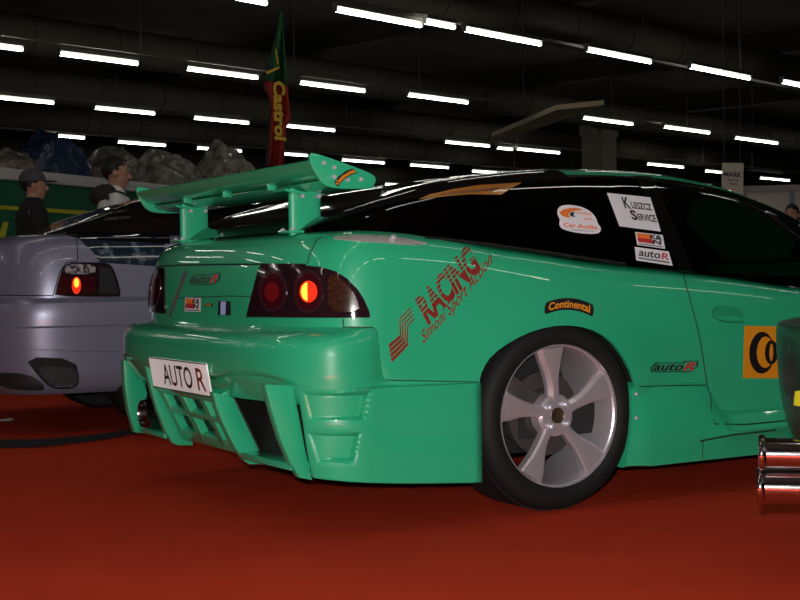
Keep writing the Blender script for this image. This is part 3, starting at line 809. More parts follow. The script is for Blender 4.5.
# --- stickers
def txt(name, s, mt, quad, parent, off=.0022, shear=0, bold=0, step=6, bend=0, smooth=60):
    q = quad_map(*quad)
    def mf(a, b):
        u, v = q(a, b); return u, v - bend*(1-(2*a-1)**2)
    return skin.lay(name, text_geo(s, shear, bold), mt, parent, off, step, mf)
def auto_r(TL, TR, BR, BL, off=0):
    q = quad_map(TL, TR, BR, BL)
    P = lambda a, b: q(a, b)
    bg = skin.lay('logo_sticker', [[P(.02, -.06), P(.86, -.06), P(1.0, .5), P(1.0, 1.08), P(.7, 1.08), P(.68, .9), P(.1, .9), P(0, .4)]], ink, car, .0012+off, 5)
    skin.lay('logo_fill', [[P(.04, .03), P(.84, .03), P(.97, .5), P(.97, 1.0), P(.72, 1.0), P(.70, .82), P(.12, .82), P(.03, .38)]], mat('logo_green', (.04, .30, .17), .4), bg, .0020+off, 5)
    qt = (P(.05, .78), P(.70, .78), P(.68, .10), P(.05, .10)); txt('logo_letters', 'auto', ink, qt, bg, .0028+off, .25, .02)
    qt = (P(.72, .92), P(.96, .92), P(.92, .10), P(.68, .10)); txt('logo_letters', 'R', red_k, qt, bg, .0028+off, .25, .02)
    lab(bg, 'autoR logo sticker with dark letters and a red R'); return bg
auto_r((651, 361.5), (698, 361.5), (697, 371.5), (650, 371.5))
auto_r((191.5, 273.5), (221, 274), (219, 284), (189.5, 284))
def continental(c0, c1, hgt, bend, parent, off=0, tilt=0, word='Continental'):
    (ua, va), (ub, vb) = c0, c1
    du, dv = ub-ua, vb-va; L = math.hypot(du, dv); nx, ny = dv/L, -du/L   # up
    def mf(a, b):
        k = bend*(1-(2*a-1)**2); return ua+du*a+nx*(k+(b-.5)*hgt), va+dv*a+ny*(k+(b-.5)*hgt)
    base = [(x*1.06-.03, y) for x, y in ([(i/16, 1) for i in range(17)][::-1] + [(-.02, .8), (-.03, .5), (-.02, .2)] + [(i/16, 0) for i in range(17)] + [(1.02, .2), (1.03, .5), (1.02, .8)])]
    b = skin.lay('arc_sticker', [base], ink, parent, .0012+off, 4, mf) if parent is car else None
    t = text_geo(word, 0, .025); t = ([(.03+.94*x, .17+.66*y) for x, y in t[0]], t[1])
    skin.lay('sticker_letters', t, amber_v, b, .0022+off, 4, mf)
    lab(b, 'black arched sticker with orange Continental lettering'); return b
continental((547, 308), (591, 310), 12, 5.0, car)
# tiny arc on the rear panel
b = skin.lay('arc_sticker', [[(203.5, 306.5), (205, 304), (208.5, 302.8), (212, 304), (213.5, 307), (211.5, 307), (208.5, 305), (205.5, 307)]], ink, car, .0012, 4); skin.lay('sticker_letters', [[(205, 305.4), (208.5, 303.4), (212, 305.4), (211.5, 306.2), (208.5, 304.4), (205.5, 306.2)]], amber_v, b, .0020, 4)
lab(b, 'tiny black and orange arched sticker on the rear panel')
# K&N stickers
def kn(TL, TR, BR, BL):
    q = quad_map(TL, TR, BR, BL); P = lambda *a: [q(x, y) for x, y in a]
    b = skin.lay('square_sticker', [P((0, 0), (1, 0), (1, 1), (0, 1))], white, car, .0014, 5)
    skin.lay('sticker_band', [P((.05, .56), (.58, .56), (.58, .93), (.05, .93))], orange, b, .0022, 5); skin.lay('sticker_band', [P((.05, .24), (.58, .24), (.58, .56), (.05, .56))], red_k, b, .0022, 5)
    txt('sticker_letters', 'K&', ink, P((.50, .93), (.93, .93), (.93, .58), (.50, .58)), b, .003, .1, .04); txt('sticker_letters', 'N', ink, P((.56, .56), (.90, .56), (.90, .22), (.56, .22)), b, .003, .1, .04)
    skin.lay('sticker_line', [P((.06, .07), (.92, .07), (.92, .14), (.06, .14))], ink_grey, b, .0022, 5)
    lab(b, 'white sticker with orange and red bands and black K&N letters'); return b
kn((185.5, 297.5), (201.3, 298), (201, 312), (185, 311.5)); kn((634.7, 232), (662.5, 235.2), (665, 249), (637, 245))
# little blue screen badge
b = skin.lay('badge', [[(218.5, 301), (231.2, 301.2), (231, 315.5), (218, 315.3)]], ink, car, .0014, 5); skin.lay('badge_stripe', [[(221.5, 301.4), (226.5, 301.6), (226, 315), (221, 314.9)]], mat('pale_blue', (.45, .55, .95), .3), b, .0022, 5)
lab(b, 'small black badge with a pale blue stripe')
# window stickers
q = quad_map((606, 193.7), (649.5, 198.2), (660, 232.3), (618.5, 227)); P = lambda *a: [q(x, y) for x, y in a]
b = skin.lay('window_sticker', [P((0, 0), (1, 0), (1, 1), (0, 1))], white, car, .0052, 5); lab(b, 'white window sticker reading KLESZCZ SERVICE')
txt('sticker_letters', 'K', ink, P((.30, .92), (.46, .92), (.46, .58), (.30, .58)), b, .006, 0, .03); txt('sticker_letters', 'LESZCZ', ink, P((.48, .80), (.95, .80), (.95, .60), (.48, .60)), b, .006, 0, .03)
txt('sticker_letters', 'S', ink, P((.38, .55), (.53, .55), (.53, .25), (.38, .25)), b, .006, 0, .04); txt('sticker_letters', 'ERVICE', ink, P((.54, .46), (.97, .48), (.97, .26), (.54, .26)), b, .006, 0, .03)
q = quad_map((634.3, 247), (668.5, 251.7), (672.5, 266), (636, 260.5)); P = lambda *a: [q(x, y) for x, y in a]
b = skin.lay('window_sticker', [P((0, 0), (1, 0), (1, 1), (0, 1))], white, car, .0015, 5); lab(b, 'white window sticker with grey autoR lettering')
txt('sticker_letters', 'auto', ink, P((.10, .85), (.72, .85), (.70, .36), (.08, .36)), b, .0023, .2, .02); txt('sticker_letters', 'R', red_k, P((.74, .85), (.95, .85), (.93, .36), (.72, .36)), b, .0023, .2, .02)
skin.lay('sticker_line', [P((.06, .14), (.93, .14), (.93, .25), (.06, .25))], ink_grey, b, .0022, 5)
# Dobry Car Audio
ov = smooth_poly([(557, 210), (560, 206), (569, 204.8), (580, 206.5), (590, 211), (596, 218), (597.5, 224), (601, 228), (600, 233), (592, 234.5), (575, 233), (562, 229.5), (558.5, 225), (560, 220), (557, 215)], 2)
b = skin.lay('window_sticker', [ov], white, car, .0015, 5); lab(b, 'white oval window sticker with orange swirl and Car Audio lettering')
skin.lay('swirl', [smooth_poly([(558.5, 213), (564, 209), (575, 208), (584, 210), (574, 211), (567, 214), (571, 219), (562, 216.5)], 2)], orange, b, .0022, 5)
skin.lay('swirl', [smooth_poly([(568.5, 214.5), (571, 212.5), (575, 212.5), (572.5, 215), (575.5, 217.5), (571, 217)], 1)], ink, b, .0026, 5)
txt('sticker_letters', 'Dobry', orange, ((577, 211), (591.5, 213), (591.5, 216.8), (576, 215)), b, .0026, 0, .01); txt('sticker_letters', 'audio', orange, ((583, 217), (592, 218.2), (592, 221), (583, 220)), b, .0026, 0, .01)
txt('sticker_letters', 'Car Audio', orange, ((563, 222.6), (597, 225.8), (597, 230), (563, 227)), b, .0026, 0, .03); txt('sticker_letters', 'www.dobryaudio.pl', ink, ((571, 229), (593.5, 230.8), (593.5, 232.6), (571, 231.2)), b, .0026)
# hatch glass banner
b = skin.lay('hatch_banner', [[(418, 199.5), (430, 194.5), (455, 189), (480, 185.2), (522, 182.8), (512, 188), (501, 195), (470, 194.5), (440, 197)]], mat('banner_under_dark_glass', (.30, .12, .02), .25, coat=.5), car, .0015, 5); lab(b, 'orange banner on the hatch glass')
txt('sticker_letters', 'Continental', ink, ((446, 192.5), (505, 186), (494, 191), (438, 195.8)), b, .0023, 0, .02)
# door banner (most of it behind the dark car)
q = quad_map((744, 325.8), (812, 327), (812, 378.5), (742.5, 378)); P = lambda *a: [q(x, y) for x, y in a]
b = skin.lay('door_banner', [P((0, 0), (1, 0), (1, 1), (0, 1))], amber_v, car, .0015, 6); lab(b, 'orange door banner starting with a big black C')
big = ell(.265, .49, .185, .40, 40); inn = ell(.315, .50, .125, .30, 40)
cw = [big[i] for i in range(3, 37)]; ci = [inn[i] for i in range(4, 36)][::-1]
def ringpoly(o_, i_, n=33):
    out = []
    for k in range(n-1):
        a = lambda L, t: L[min(len(L)-1, int(round(t*(len(L)-1))))]
        out.append([a(o_, k/(n-1)), a(o_, (k+1)/(n-1)), a(i_, (k+1)/(n-1)), a(i_, k/(n-1))])
    return out
for poly in (): pass
skin.lay('banner_letter', [[q(*p) for p in cw + ci]], ink, b, .0024, 5)
o1 = ell(.40, .50, .095, .235, 30); i1 = ell(.40, .50, .028, .17, 30)
skin.lay('banner_letter', [[q(*o1[k]), q(*o1[(k+1) % 30]), q(*i1[(k+1) % 30]), q(*i1[k])] and [q(*o1[k]), q(*o1[(k+1) % 30]), q(*i1[(k+1) % 30]), q(*i1[k])] for k in range(30)], ink, b, .0030, 5)
txt('banner_letter', 'ntinental', ink, (q(.52, .72), q(1.6, .72), q(1.6, .27), q(.52, .27)), b, .0030, 0, .02)
# Continental arc on the wing end plate
def ep_sticker():
    e = [o for o in wing.children if o.name.startswith('end_plate')][0]
    y = -.7525
    c0, c1, hgt, bend = (336, 184.5), (355, 170.5), 6.0, 2.2
    (ua, va), (ub, vb) = c0, c1; du, dv = ub-ua, vb-va; L = math.hypot(du, dv); nx, ny = dv/L, -du/L
    def mf(a, b, yy):
        k = bend*(1-(2*a-1)**2); p = at(ua+du*a+nx*(k+(b-.5)*hgt), va+dv*a+ny*(k+(b-.5)*hgt), 1, yy); return p
    base = [(i/14, 1) for i in range(15)][::-1] + [(i/14, 0) for i in range(15)]
    bm = bmesh.new(); bm.faces.new([bm.verts.new(mf(a, b, y)) for a, b in base]); s1 = from_bm('arc_sticker', bm, ink, e, None); lab(s1, 'black arched sticker with orange Continental lettering')
    V, F = text_geo('Continental', 0, .03); me = bpy.data.meshes.new('sticker_letters'); me.from_pydata([mf(.03+.94*a, .15+.7*b, y-.001) for a, b in V], [], F); link('sticker_letters', me, amber_v, e, None)
ep_sticker()
# Racing logo: striped letters
q = lambda a, b: (428.5+a*54-b*15.5, 325.7-a*57-b*24.5)   # lower edge from (398,337) rising right; b goes up-left
V, F = text_geo('RACING', .12, .043)
bm = bmesh.new(); vs = [bm.verts.new((*p, 0)) for p in V]
for f in F:
    try: bm.faces.new([vs[i] for i in f])
    except ValueError: pass
cuts = [(.46, .50), (.60, .64), (.74, .78), (.87, .91)]
for a, b in cuts:
    for c in (a, b): bmesh.ops.bisect_plane(bm, geom=bm.verts[:]+bm.edges[:]+bm.faces[:], plane_co=(0, c, 0), plane_no=(0, 1, 0))
kill = [f for f in bm.faces if any(a < f.calc_center_median().y < b for a, b in cuts)]
bmesh.ops.delete(bm, geom=kill, context='FACES'); bm.verts.index_update()
geo = ([(v.co.x, v.co.y) for v in bm.verts], [tuple(v.index for v in f.verts) for f in bm.faces]); bm.free()
lg = skin.lay('racing_logo', geo, red_ink, car, .0013, 5, q); lab(lg, 'dark red striped RACING logo rising to the right')
Z = lambda X, Y: (380+X/4.283, 230+Y/4.283)
S4 = []
for k in range(4):
    t0, t1 = k/4, k/4+.20
    mixp = lambda A, B, t: Z(A[0]+(B[0]-A[0])*t, A[1]+(B[1]-A[1])*t)
    a, b = (36, 490), (50, 572); c, d = (84, 450), (122, 496); e, f = (82, 378), (128, 416); g, h = (130, 330), (150, 390)
    S4.append([mixp(a, b, t0), mixp(c, d, t0), mixp(c, d, t1), mixp(a, b, t1)])
    t1 = k/4+.10
    S4.append([mixp(c, d, t0), mixp(e, f, t0), mixp(e, f, t1), mixp(c, d, t1+.06)]); S4.append([mixp(e, f, t0), mixp(g, h, t0), mixp(g, h, t1), mixp(e, f, t1)])
skin.lay('logo_stripes', S4, red_ink, lg, .0013, 5)
q2 = lambda a, b: (424.5+a*70-b*5.5, 347+a*-82-b*14 + 3*math.sin(a*3.1))
V, F = text_geo('Simoni Sport Action', .35, .010)
skin.lay('script_logo', (V, F), red_ink, car, .0013, 5, q2)['label'] = 'thin dark red script below the RACING logo'
# mirrored strip of the logo running down the rear panel's left side
b = skin.lay('dark_stripe_logo', [[(179, 287), (182, 276), (186.5, 268), (187.5, 275), (183, 285), (178, 299), (171, 318), (168.5, 318), (172, 305)]], ink_grey, car, .0013, 4); lab(b, 'dark slanted striped logo left of the rear panel badges')

# ------------------------------------------------------------------ SILVER CAR
SROOT = Matrix.Translation((-.10, 3.03, 0)) @ Matrix.Rotation(R_(-4), 4, 'Z')
silver = mat('silver_lilac_paint', (.215, .22, .31), .34, metal=.35, coat=.6)
sil = thing('silver_car', 'silver lilac coupe with dark tail lights parked behind the green car', 'car', SROOT.translation, R_(-4))
sk2 = Skin(sil, SROOT)
LV2 = [(.21, .80, -.90, -.45, 3), (.25, .835, -.96, -.45, 3), (.40, .845, -.985, -.45, 3.1), (.50, .85, -.99, -.45, 3.1), (.535, .852, -.992, -.45, 3.1), (.545, .844, -.98, -.45, 3.1), (.60, .846, -.975, -.45, 3.1), (.655, .84, -.955, -.45, 3.1), (.68, .815, -.92, -.45, 3),
       (.72, .815, -.91, -.45, 3), (.86, .80, -.89, -.45, 3), (.93, .785, -.87, -.45, 3), (.965, .765, -.845, -.45, 2.8), (.985, .735, -.80, -.45, 2.7), (.995, .69, -.70, -.45, 2.6), (1.0, .64, -.55, -.45, 2.6), (1.0, .35, -.1, .0, 2.6)]
def z2(x, y, zl): return zl - (.14*sst(0, 3, x)*sst(.4, .9, zl) + .2*sst(2.4, 3.3, x)*sst(.4, .9, zl))
V, F = shell(lv_interp(LV2, [i/2 for i in range(2*(len(LV2)-1)+1)]), lambda x0: [2.6-(2.6-x0)*k/40 for k in range(40)]+[x0], 2.6, .55, z2)
sk2.add(V, F); b2 = from_vf('body_shell', V, F, silver, sil, 30)
me_c = []
for xc in (0, 2.55):
    pts = [(xc+.335*math.cos(a), .31+.335*math.sin(a)) for a in np.linspace(-.5, math.pi+.5, 26)] + [(xc-.29, -.1), (xc+.29, -.1)]
    bm = bmesh.new(); prism(bm, pts, 1, -1.2, -.5); prism(bm, pts, 1, .5, 1.2); me = bpy.data.meshes.new('cut'); bmesh.ops.recalc_face_normals(bm, faces=bm.faces); bm.to_mesh(me); bm.free(); o = bpy.data.objects.new('cut', me); COL.objects.link(o); me_c.append(o)
cut(b2, me_c, solid=.012)
# dark roof and glass
T2 = [(-.58, 1.00), (-.42, 1.055), (-.2, 1.140), (.05, 1.215), (.4, 1.28), (.9, 1.31), (1.3, 1.27), (1.7, 1.11), (2.05, .92)]
rows = []; V = []
for x in np.linspace(-.58, 2.05, 64):
    zt = interp(x, T2); zb = .985-.14*sst(0, 3, x); h = zt-zb; k = min(1, h/.34); yb = interp(x, [(-.58, .60), (-.3, .69), (.2, .73), (1.6, .73), (2.05, .66)])
    P = [(yb, 0), (yb-.06*k, .4), (yb-.14*k, .78), (yb-.20*k, .92), (yb-.30*k, .98), (0, 1)]
    r = []
    for s in np.linspace(0, 5, 21): r.append((interp(s, [(i, p[0]) for i, p in enumerate(P)]), zb+h*interp(s, [(i, p[1]) for i, p in enumerate(P)])))
    row = [(x, -y, z) for y, z in r]+[(x, y, z) for y, z in r[:-1]][::-1]; rows.append(list(range(len(V), len(V)+len(row)))); V += row
F = [(A[i], B[i], B[i+1], A[i+1]) for A, B in zip(rows, rows[1:]) for i in range(len(A)-1)]
sk2.add(V, F); from_vf('dark_roof', V, F, black_gloss, sil, 60)
sk2.lay('window_lettering', text_geo('RACING TEAM', 0, 0), ink_grey, sil, .002, 4, quad_map((103, 212.5), (128, 209.5), (122, 212.5), (98, 215)))
sk2.lay('window_lettering', text_geo('TUNING SHOW', 0, 0), ink_grey, sil, .002, 4, quad_map((107, 217.5), (133, 216), (128, 219), (102, 221)))
# painted dark quarter, trim
sk2.lay('painted_quarter', [[(76, 236.5), (150, 236.5), (165, 240), (165, 267), (99, 262.5), (93, 252)]], mat('dark_blue_airbrush', (.010, .026, .042), .1, coat=.6, noise=(14, (.16, .22, .25), .56, .68)), sil, .0015, 5)['label'] = 'dark blue airbrushed quarter below the rear window'
sk2.lay('dark_deck_edge', [[(62, 232.5), (120, 232.5), (170, 233), (170, 244), (110, 241), (80, 238.5), (70, 236.5)]], black_gloss, sil, .002, 4)
sk2.line('trunk_gap', [(76, 236), (77.5, 248), (77.5, 261), (66, 263), (60, 272), (53, 295.5), (20, 295.5), (-10, 295)], .003, gap_dark, sil, sink=.001)
sk2.line('bumper_strip', [(-8, 346), (40, 349.5), (80, 351), (118, 351), (150, 349)], .003, mat('strip_grey', (.2, .19, .25), .4, metal=.3), sil)
tl = sk2.lay('tail_light', [smooth_poly([(54, 296.3), (56, 290), (60, 275), (64, 265.5), (74, 262.2), (105, 262.6), (112, 266), (117.5, 280), (121, 295), (118, 297)], 1)], smoke, sil, .006, 4, thick=.01); lab(tl, 'dark tail light with clear top and orange flash glint')
sk2.lay('clear_lens', [smooth_poly([(61, 274), (66, 266), (75, 264), (95, 265), (95, 274.5)], 1)], mat('clear_lens', (.45, .43, .45), .2, coat=.5, bump=(60, 1, .02), noise=(55, (.04, .03, .035), .42, .58)), tl, .009, 4)
sk2.lay('red_lens', [[(60, 276), (95, 276.5), (95, 294), (56, 294)]], red_deep, tl, .008, 4)
sk2.lay('side_lens', [[(99, 267), (111, 269), (116, 284), (118.5, 293.5), (99, 293.5)]], mat('dark_lens', (.03, .028, .032), .15, coat=.6), tl, .008, 4)
sk2.lay('flash_glow_reflector', [ell(76, 285.5, 4.6, 8.5)], red_flash_glow, tl, .010, 4); sk2.lay('flash_glint', [ell(76, 283, 2.6, 4.6)], hot_flash_glow, tl, .0115, 4)  # reflector returning the flash, its glow and hot spot given as emission
sk2.lay('exhaust_opening', [smooth_poly([(24, 357), (75, 358.5), (80.5, 382), (74, 389), (51, 389), (38, 376)], 1)], gap_dark, sil, .002, 4)
sk2.lay('exhaust_grille', [smooth_poly([(38, 366), (76, 367), (79, 381), (72, 386), (52, 386), (41, 375)], 1)], mesh_m, sil, .004, 4)
sk2.lay('diffuser', [smooth_poly([(-6, 372), (30, 374), (44, 384), (44, 390), (-6, 386)], 1)], plastic, sil, .012, 4, thick=.02)
bm = bmesh.new(); box(bm, (1.1, 0, .24), (3.3, 1.1, .1)); box(bm, (0, 0, .5), (1.2, 1.0, .35)); box(bm, (2.55, 0, .5), (.8, 1.0, .35)); from_bm('underbody', bm, plastic, sil)
for x in (0, 2.55):
    for s in (-1, 1): put_wheel(x, s, sil, .815)

# ------------------------------------------------------------------ DARK GREEN CAR at the right edge
DA = R_(-57)
corner = deep(784, 455, 3.05); fwd = Vector((math.cos(DA), math.sin(DA), 0)); lft = Vector((-fwd.y, fwd.x, 0))
DLOC = corner + fwd*.93 + lft*.60 - RT*.093; DLOC.z = 0
DROOT = Matrix.Translation(DLOC) @ Matrix.Rotation(DA, 4, 'Z')
dk_paint = mat('dark_green_paint', (.004, .028, .017), .42, coat=.25)
dk = thing('dark_green_car', 'dark green car with twin chrome exhaust pipes at the right edge', 'car', DLOC, DA)
sk3 = Skin(dk, DROOT)
LV3 = [(.355, .70, -.86, -.40, 2.6), (.375, .745, -.90, -.40, 2.6), (.50, .765, -.925, -.40, 2.6), (.60, .77, -.93, -.40, 2.6), (.632, .765, -.925, -.40, 2.6), (.640, .735, -.88, -.40, 2.5), (.66, .735, -.870, -.40, 2.5), (.80, .71, -.838, -.40, 2.5), (.86, .70, -.82, -.40, 2.5), (.92, .70, -.83, -.40, 2.5), (1.1, .58, -.66, -.3, 2.5), (1.22, .52, -.5, -.2, 2.5), (1.27, .4, -.3, -.1, 2.4), (1.28, .1, .5, .7, 2.3)]
def z3(x, y, zl): return zl - .35*sst(1.2, 2.2, x)*sst(.75, 1.28, zl) - .12*sst(2.2, 3.2, x)*sst(.4, .9, zl) - .18*sst(-.5, -.1, x)*(1-sst(.40, .55, zl))
V, F = shell(lv_interp(LV3, [i/3 for i in range(3*(len(LV3)-1)+1)]), lambda x0: [2.4-(2.4-x0)*k/30 for k in range(30)]+[x0], 2.4, .5, z3)
sk3.add(V, F); b3 = from_vf('body_shell', V, F, dk_paint, dk, 35)
cl_ = []
for xc in (0, 2.35):
    pts = [(xc+.33*math.cos(a), .31+.33*math.sin(a)) for a in np.linspace(-.5, math.pi+.5, 26)] + [(xc-.29, -.1), (xc+.29, -.1)]
    bm = bmesh.new(); prism(bm, pts, 1, -1.2, -.45); prism(bm, pts, 1, .45, 1.2); me = bpy.data.meshes.new('cut'); bmesh.ops.recalc_face_normals(bm, faces=bm.faces); bm.to_mesh(me); bm.free(); o = bpy.data.objects.new('cut', me); COL.objects.link(o); cl_.append(o)
cut(b3, cl_, solid=.012)
for x in (0, 2.35):
    for s in (-1, 1): put_wheel(x, s, dk, .74)
bm = bmesh.new(); box(bm, (1.0, 0, .30), (3.3, 1.0, .12)); box(bm, (0, 0, .5), (1.2, .88, .35)); box(bm, (2.35, 0, .5), (.8, .88, .35)); from_bm('underbody', bm, plastic, dk)
sk3.lay('tail_light', [smooth_poly([(786, 357), (800, 352), (806, 352), (806, 396), (788, 396), (784, 380)], 1)], mat('black_lamp', (.006, .006, .008), .4, coat=.15), dk, .004, 4, thick=.006)
sk3.lay('yellow_sticker', [[(797.5, 391), (808, 389), (808, 407), (796, 405)]], mat('fluo_yellow', (.75, .80, .02), .4), dk, .006, 4)
# twin chrome pipes, stacked, pointing back
pdir = (DROOT.to_3x3().inverted() @ (-RT*.97 + FW*.24)).normalized(); pdir.z = 0; pdir.normalize()
for k, (u, v) in enumerate(((759.5, 454), (758, 487))):
    p = DROOT.inverted() @ deep(u, v, 3.0)
    bm = bmesh.new(); pr = [(.033, 0), (.043, -.002), (.045, .004), (.043, .010), (.0365, .014), (.0365, .42), (.033, .42)]
    a1 = pdir.cross(Vector((0, 0, 1))).normalized(); a2 = Vector((0, 0, 1)); rings = []
    for j in range(40):
        t = 2*math.pi*j/40; rings.append([bm.verts.new(p - pdir*y + (a1*math.cos(t)+a2*math.sin(t))*r) for r, y in pr])
    for j in range(40):
        for i in range(len(pr)): bm.faces.new((rings[j][i], rings[j][(i+1) % len(pr)], rings[(j+1) % 40][(i+1) % len(pr)], rings[(j+1) % 40][i]))
    lab(from_bm('exhaust_pipe', bm, chrome, dk, 40), ('upper' if k == 0 else 'lower')+' chrome exhaust pipe with flared rim')

# ------------------------------------------------------------------ background stand
# green display wall with yellow lines and white top rail
A = at(-60, 161.5, 2, 2.2); B = at(330, 203, 2, 2.2); d = (B-A); d.z = 0; L = d.length; ang = math.atan2(d.y, d.x); e = d.normalized(); nrm = Vector((e.y, -e.x, 0))
wm = mat('green_panel', (.018, .17, .095), .5)
stand = thing('display_wall', 'long dark green display wall with yellow line and white top rail', 'display wall', (A+B)/2-Vector((0, 0, 2.2)), ang)
bm = bmesh.new(); box(bm, (0, 0, 1.03), (L, 2.2, 2.06)); bmesh.ops.translate(bm, verts=bm.verts, vec=(0, 1.1, 0)); from_bm('green_panel', bm, wm, stand)
bm = bmesh.new(); box(bm, (0, 1.08, 2.13), (L+.05, 2.3, .15), bev=.02); from_bm('white_rail', bm, mat('rail_white', (.80, .80, .82), .5), stand)
bm = bmesh.new()
Mi = (Matrix.Translation(stand.location) @ Matrix.Rotation(ang, 4, 'Z')).inverted()
def onwall(u, v, back=0):
    dd = ray(u, v); t = (A-nrm*back-CAM_POS).dot(nrm)/dd.dot(nrm); return Mi @ (CAM_POS+dd*t)
yl = mat('yellow_line', (.80, .75, .05), .5)
for pl in ([(-40, 203), (88, 211), (86, 214.8), (-40, 207)], [(80, 213), (88, 213), (60, 231), (52, 231)], [(3, 222), (8, 222), (4, 240), (-2, 240)], [(88, 211), (91, 211), (88, 214.8), (84, 214.8)]):
    P_ = [onwall(*p) for p in pl]; prism(bm, [(p.x, p.z) for p in P_], 1, -.012, -.001)
from_bm('yellow_line', bm, yl, stand)
# wrapped goods on top
wrap = mat('clear_plastic_wrap', (.36, .33, .27), .22, coat=.5, noise=(5, (.12, .11, .09), .35, .65), bump=(7, 1, .12))
bluew = mat('blue_plastic_wrap', (.022, .045, .12), .3, coat=.4, bump=(6, 1, .1))
Mst = Matrix.Translation(stand.location) @ Matrix.Rotation(ang, 4, 'Z')
def bundle(u0, u1, vtop, vbase, mt, label, seed, peak=.5, name='wrapped_bundle', cat='wrapped goods', depth=.9):
    c0 = onwall(u0, vbase, .55); c1 = onwall(u1, vbase, .55); wd = abs(c1.x-c0.x); sc = (onwall((u0+u1)/2, vtop, .55).z-2.205)
    r = random.Random(seed); bm = bmesh.new(); bmesh.ops.create_icosphere(bm, subdivisions=4, radius=1)
    ph = [r.uniform(0, 6.28) for _ in range(6)]
    for v in bm.verts:
        x, y, z = v.co; n = .10*math.sin(5*x+ph[0]+3*z)*math.sin(4*y+ph[1]) + .07*math.sin(11*x+ph[2])*math.sin(9*z+ph[3]+4*y) + .04*math.sin(19*y+ph[4]+13*x)
        hgt = max(z, 0)**.7*(1-.5*abs(x-(peak*2-1))) if z > 0 else 0
        v.co = ((c0.x+c1.x)/2 + x*wd/2*(1+n*.5), .55+y*depth/2*(1+n), 2.207 + hgt*sc*(1.05+n*1.2) if z > 0 else 2.207)
    bm.transform(Mst)
    o = from_bm(name, bm, mt, None, 40); c = Mst @ Vector(((c0.x+c1.x)/2, .55, 2.207))
    o.data.transform(Matrix.Translation(-c)); o.location = c
    return tag(o, label, cat, 'wrapped goods on the display wall')
bundle(-20, 28, 152, 173, wrap, 'crumpled clear plastic bundle at the far left, behind the man in the cap', 1)
bundle(30, 80, 133, 175, bluew, 'tall dark blue wrapped bundle on the display wall', 2, .35)
bundle(82, 138, 148, 178, wrap, 'clear plastic bundle behind the bare-headed man', 3, .6)
bundle(142, 196, 152, 184, wrap, 'long clear plastic bundle above the left end of the wing', 4, .3)
bundle(201, 250, 148, 188, wrap, 'brownish plastic bundle just left of the flag pole', 5, .4)

# flag
fp = deep(272, 160, 15.5); 
fg = thing('feather_flag', 'tall green and red flag with yellow lettering on a thin pole', 'flag', (fp.x, fp.y, 0))
gm_ = mat('flag_green', (.022, .16, .06), .8); rm_ = mat('flag_red', (.50, .04, .03), .8); ym_ = mat('flag_yellow', (.70, .52, .04), .8)
def flagp(u, v, k): 
    q_ = deep(u, v, 15.5+k); return (q_.x-fp.x, q_.y-fp.y, q_.z)
def sheet(name, pts_l, pts_r, mt, par, nu=14, dk_=0):
    bm = bmesh.new(); rows = []
    for (ul, vl), (ur, vr) in zip(pts_l, pts_r):
        row = []
        for i in range(nu+1):
            t = i/nu; wv = .12*math.sin(t*9+vl*.03)*min(1, (ur-ul)/12)
            row.append(bm.verts.new(flagp(ul+(ur-ul)*t, vl+(vr-vl)*t, wv+dk_)))
        rows.append(row)
    for a, b in zip(rows, rows[1:]):
        for i in range(nu): bm.faces.new((a[i], a[i+1], b[i+1], b[i]))
    o = from_bm(name, bm, mt, par, 60); md = o.modifiers.new('s', 'SOLIDIFY'); md.thickness = .01; return o
Lf = [(280.5, 12), (277, 30), (272, 50), (268, 70), (264.5, 80)]; Rf = [(282, 12), (283.5, 30), (285, 50), (286.5, 70), (287.5, 86)]
sheet('green_cloth', Lf, Rf, gm_, fg)
sheet('red_cloth', [(264.5, 80), (263.2, 86), (268, 95), (271, 110), (270, 140), (268.5, 166)], [(287.5, 86), (289, 100), (291, 118), (286.5, 128), (285, 145), (284, 166)], rm_, fg)
bm = bmesh.new()
V_, F_ = text_geo('Castrol', .1, .04)
vs = [bm.verts.new(flagp(273+12*b_ + 1.5*a_, 81+60*a_, -.16)) for a_, b_ in V_]
for f in F_: bm.faces.new([vs[i] for i in f])
for pl in ([(266, 72), (280, 66), (279, 68.5), (267, 74.5)], [(276, 48), (279, 64), (277.5, 65), (275, 50)]):
    bm.faces.new([bm.verts.new(flagp(*p, -.14)) for p in pl])
o = from_bm('yellow_lettering', bm, ym_, fg, None); md = o.modifiers.new('s', 'SOLIDIFY'); md.thickness = .006
bm = bmesh.new(); a_ = Vector(flagp(281, 12, .1)); b_ = Vector(flagp(266, 170, .1)); cyl(bm, (b_.x, b_.y, 0), b_, .02, n=10); cyl(bm, b_, a_, .018, n=10); cyl(bm, (b_.x, b_.y, 0), (b_.x, b_.y, .05), .3, n=20); from_bm('flag_pole', bm, plastic, fg)

# white booth wall on the right and the hanging sign
pa = deep(694, 184.5, 14.5); pb = deep(840, 189, 14.2); d = pb-pa; d.z = 0; ang2 = math.atan2(d.y, d.x); zt = (pa.z+pb.z)/2
bw = thing('booth_wall', 'pale partition wall of a stand with grey posts behind the green car', 'partition', ((pa.x+pb.x)/2, (pa.y+pb.y)/2, 0), ang2)
bm = bmesh.new(); box(bm, (0, 0, zt/2), (d.length, .05, zt)); from_bm('white_panel', bm, mat('booth_white', (.45, .43, .38), .7), bw)
Mb = Matrix.Translation(bw.location) @ Matrix.Rotation(ang2, 4, 'Z')
for u in (697, 743.5, 791.5, 838):
    p = Mb.inverted() @ deep(u, 190, 14.35); bm = bmesh.new(); box(bm, (p.x, -.03, zt/2), (.05, .07, zt+.02)); from_bm('grey_post', bm, mat('post_grey', (.14, .14, .16), .5), bw)
bm = bmesh.new(); box(bm, (0, -.03, zt-.02), (d.length, .08, .06)); from_bm('top_rail', bm, mat('post_grey2', (.20, .19, .19), .5), bw)
sc_ = deep(732.5, 177, 13.5); ang3 = math.atan2(RT.y, RT.x)
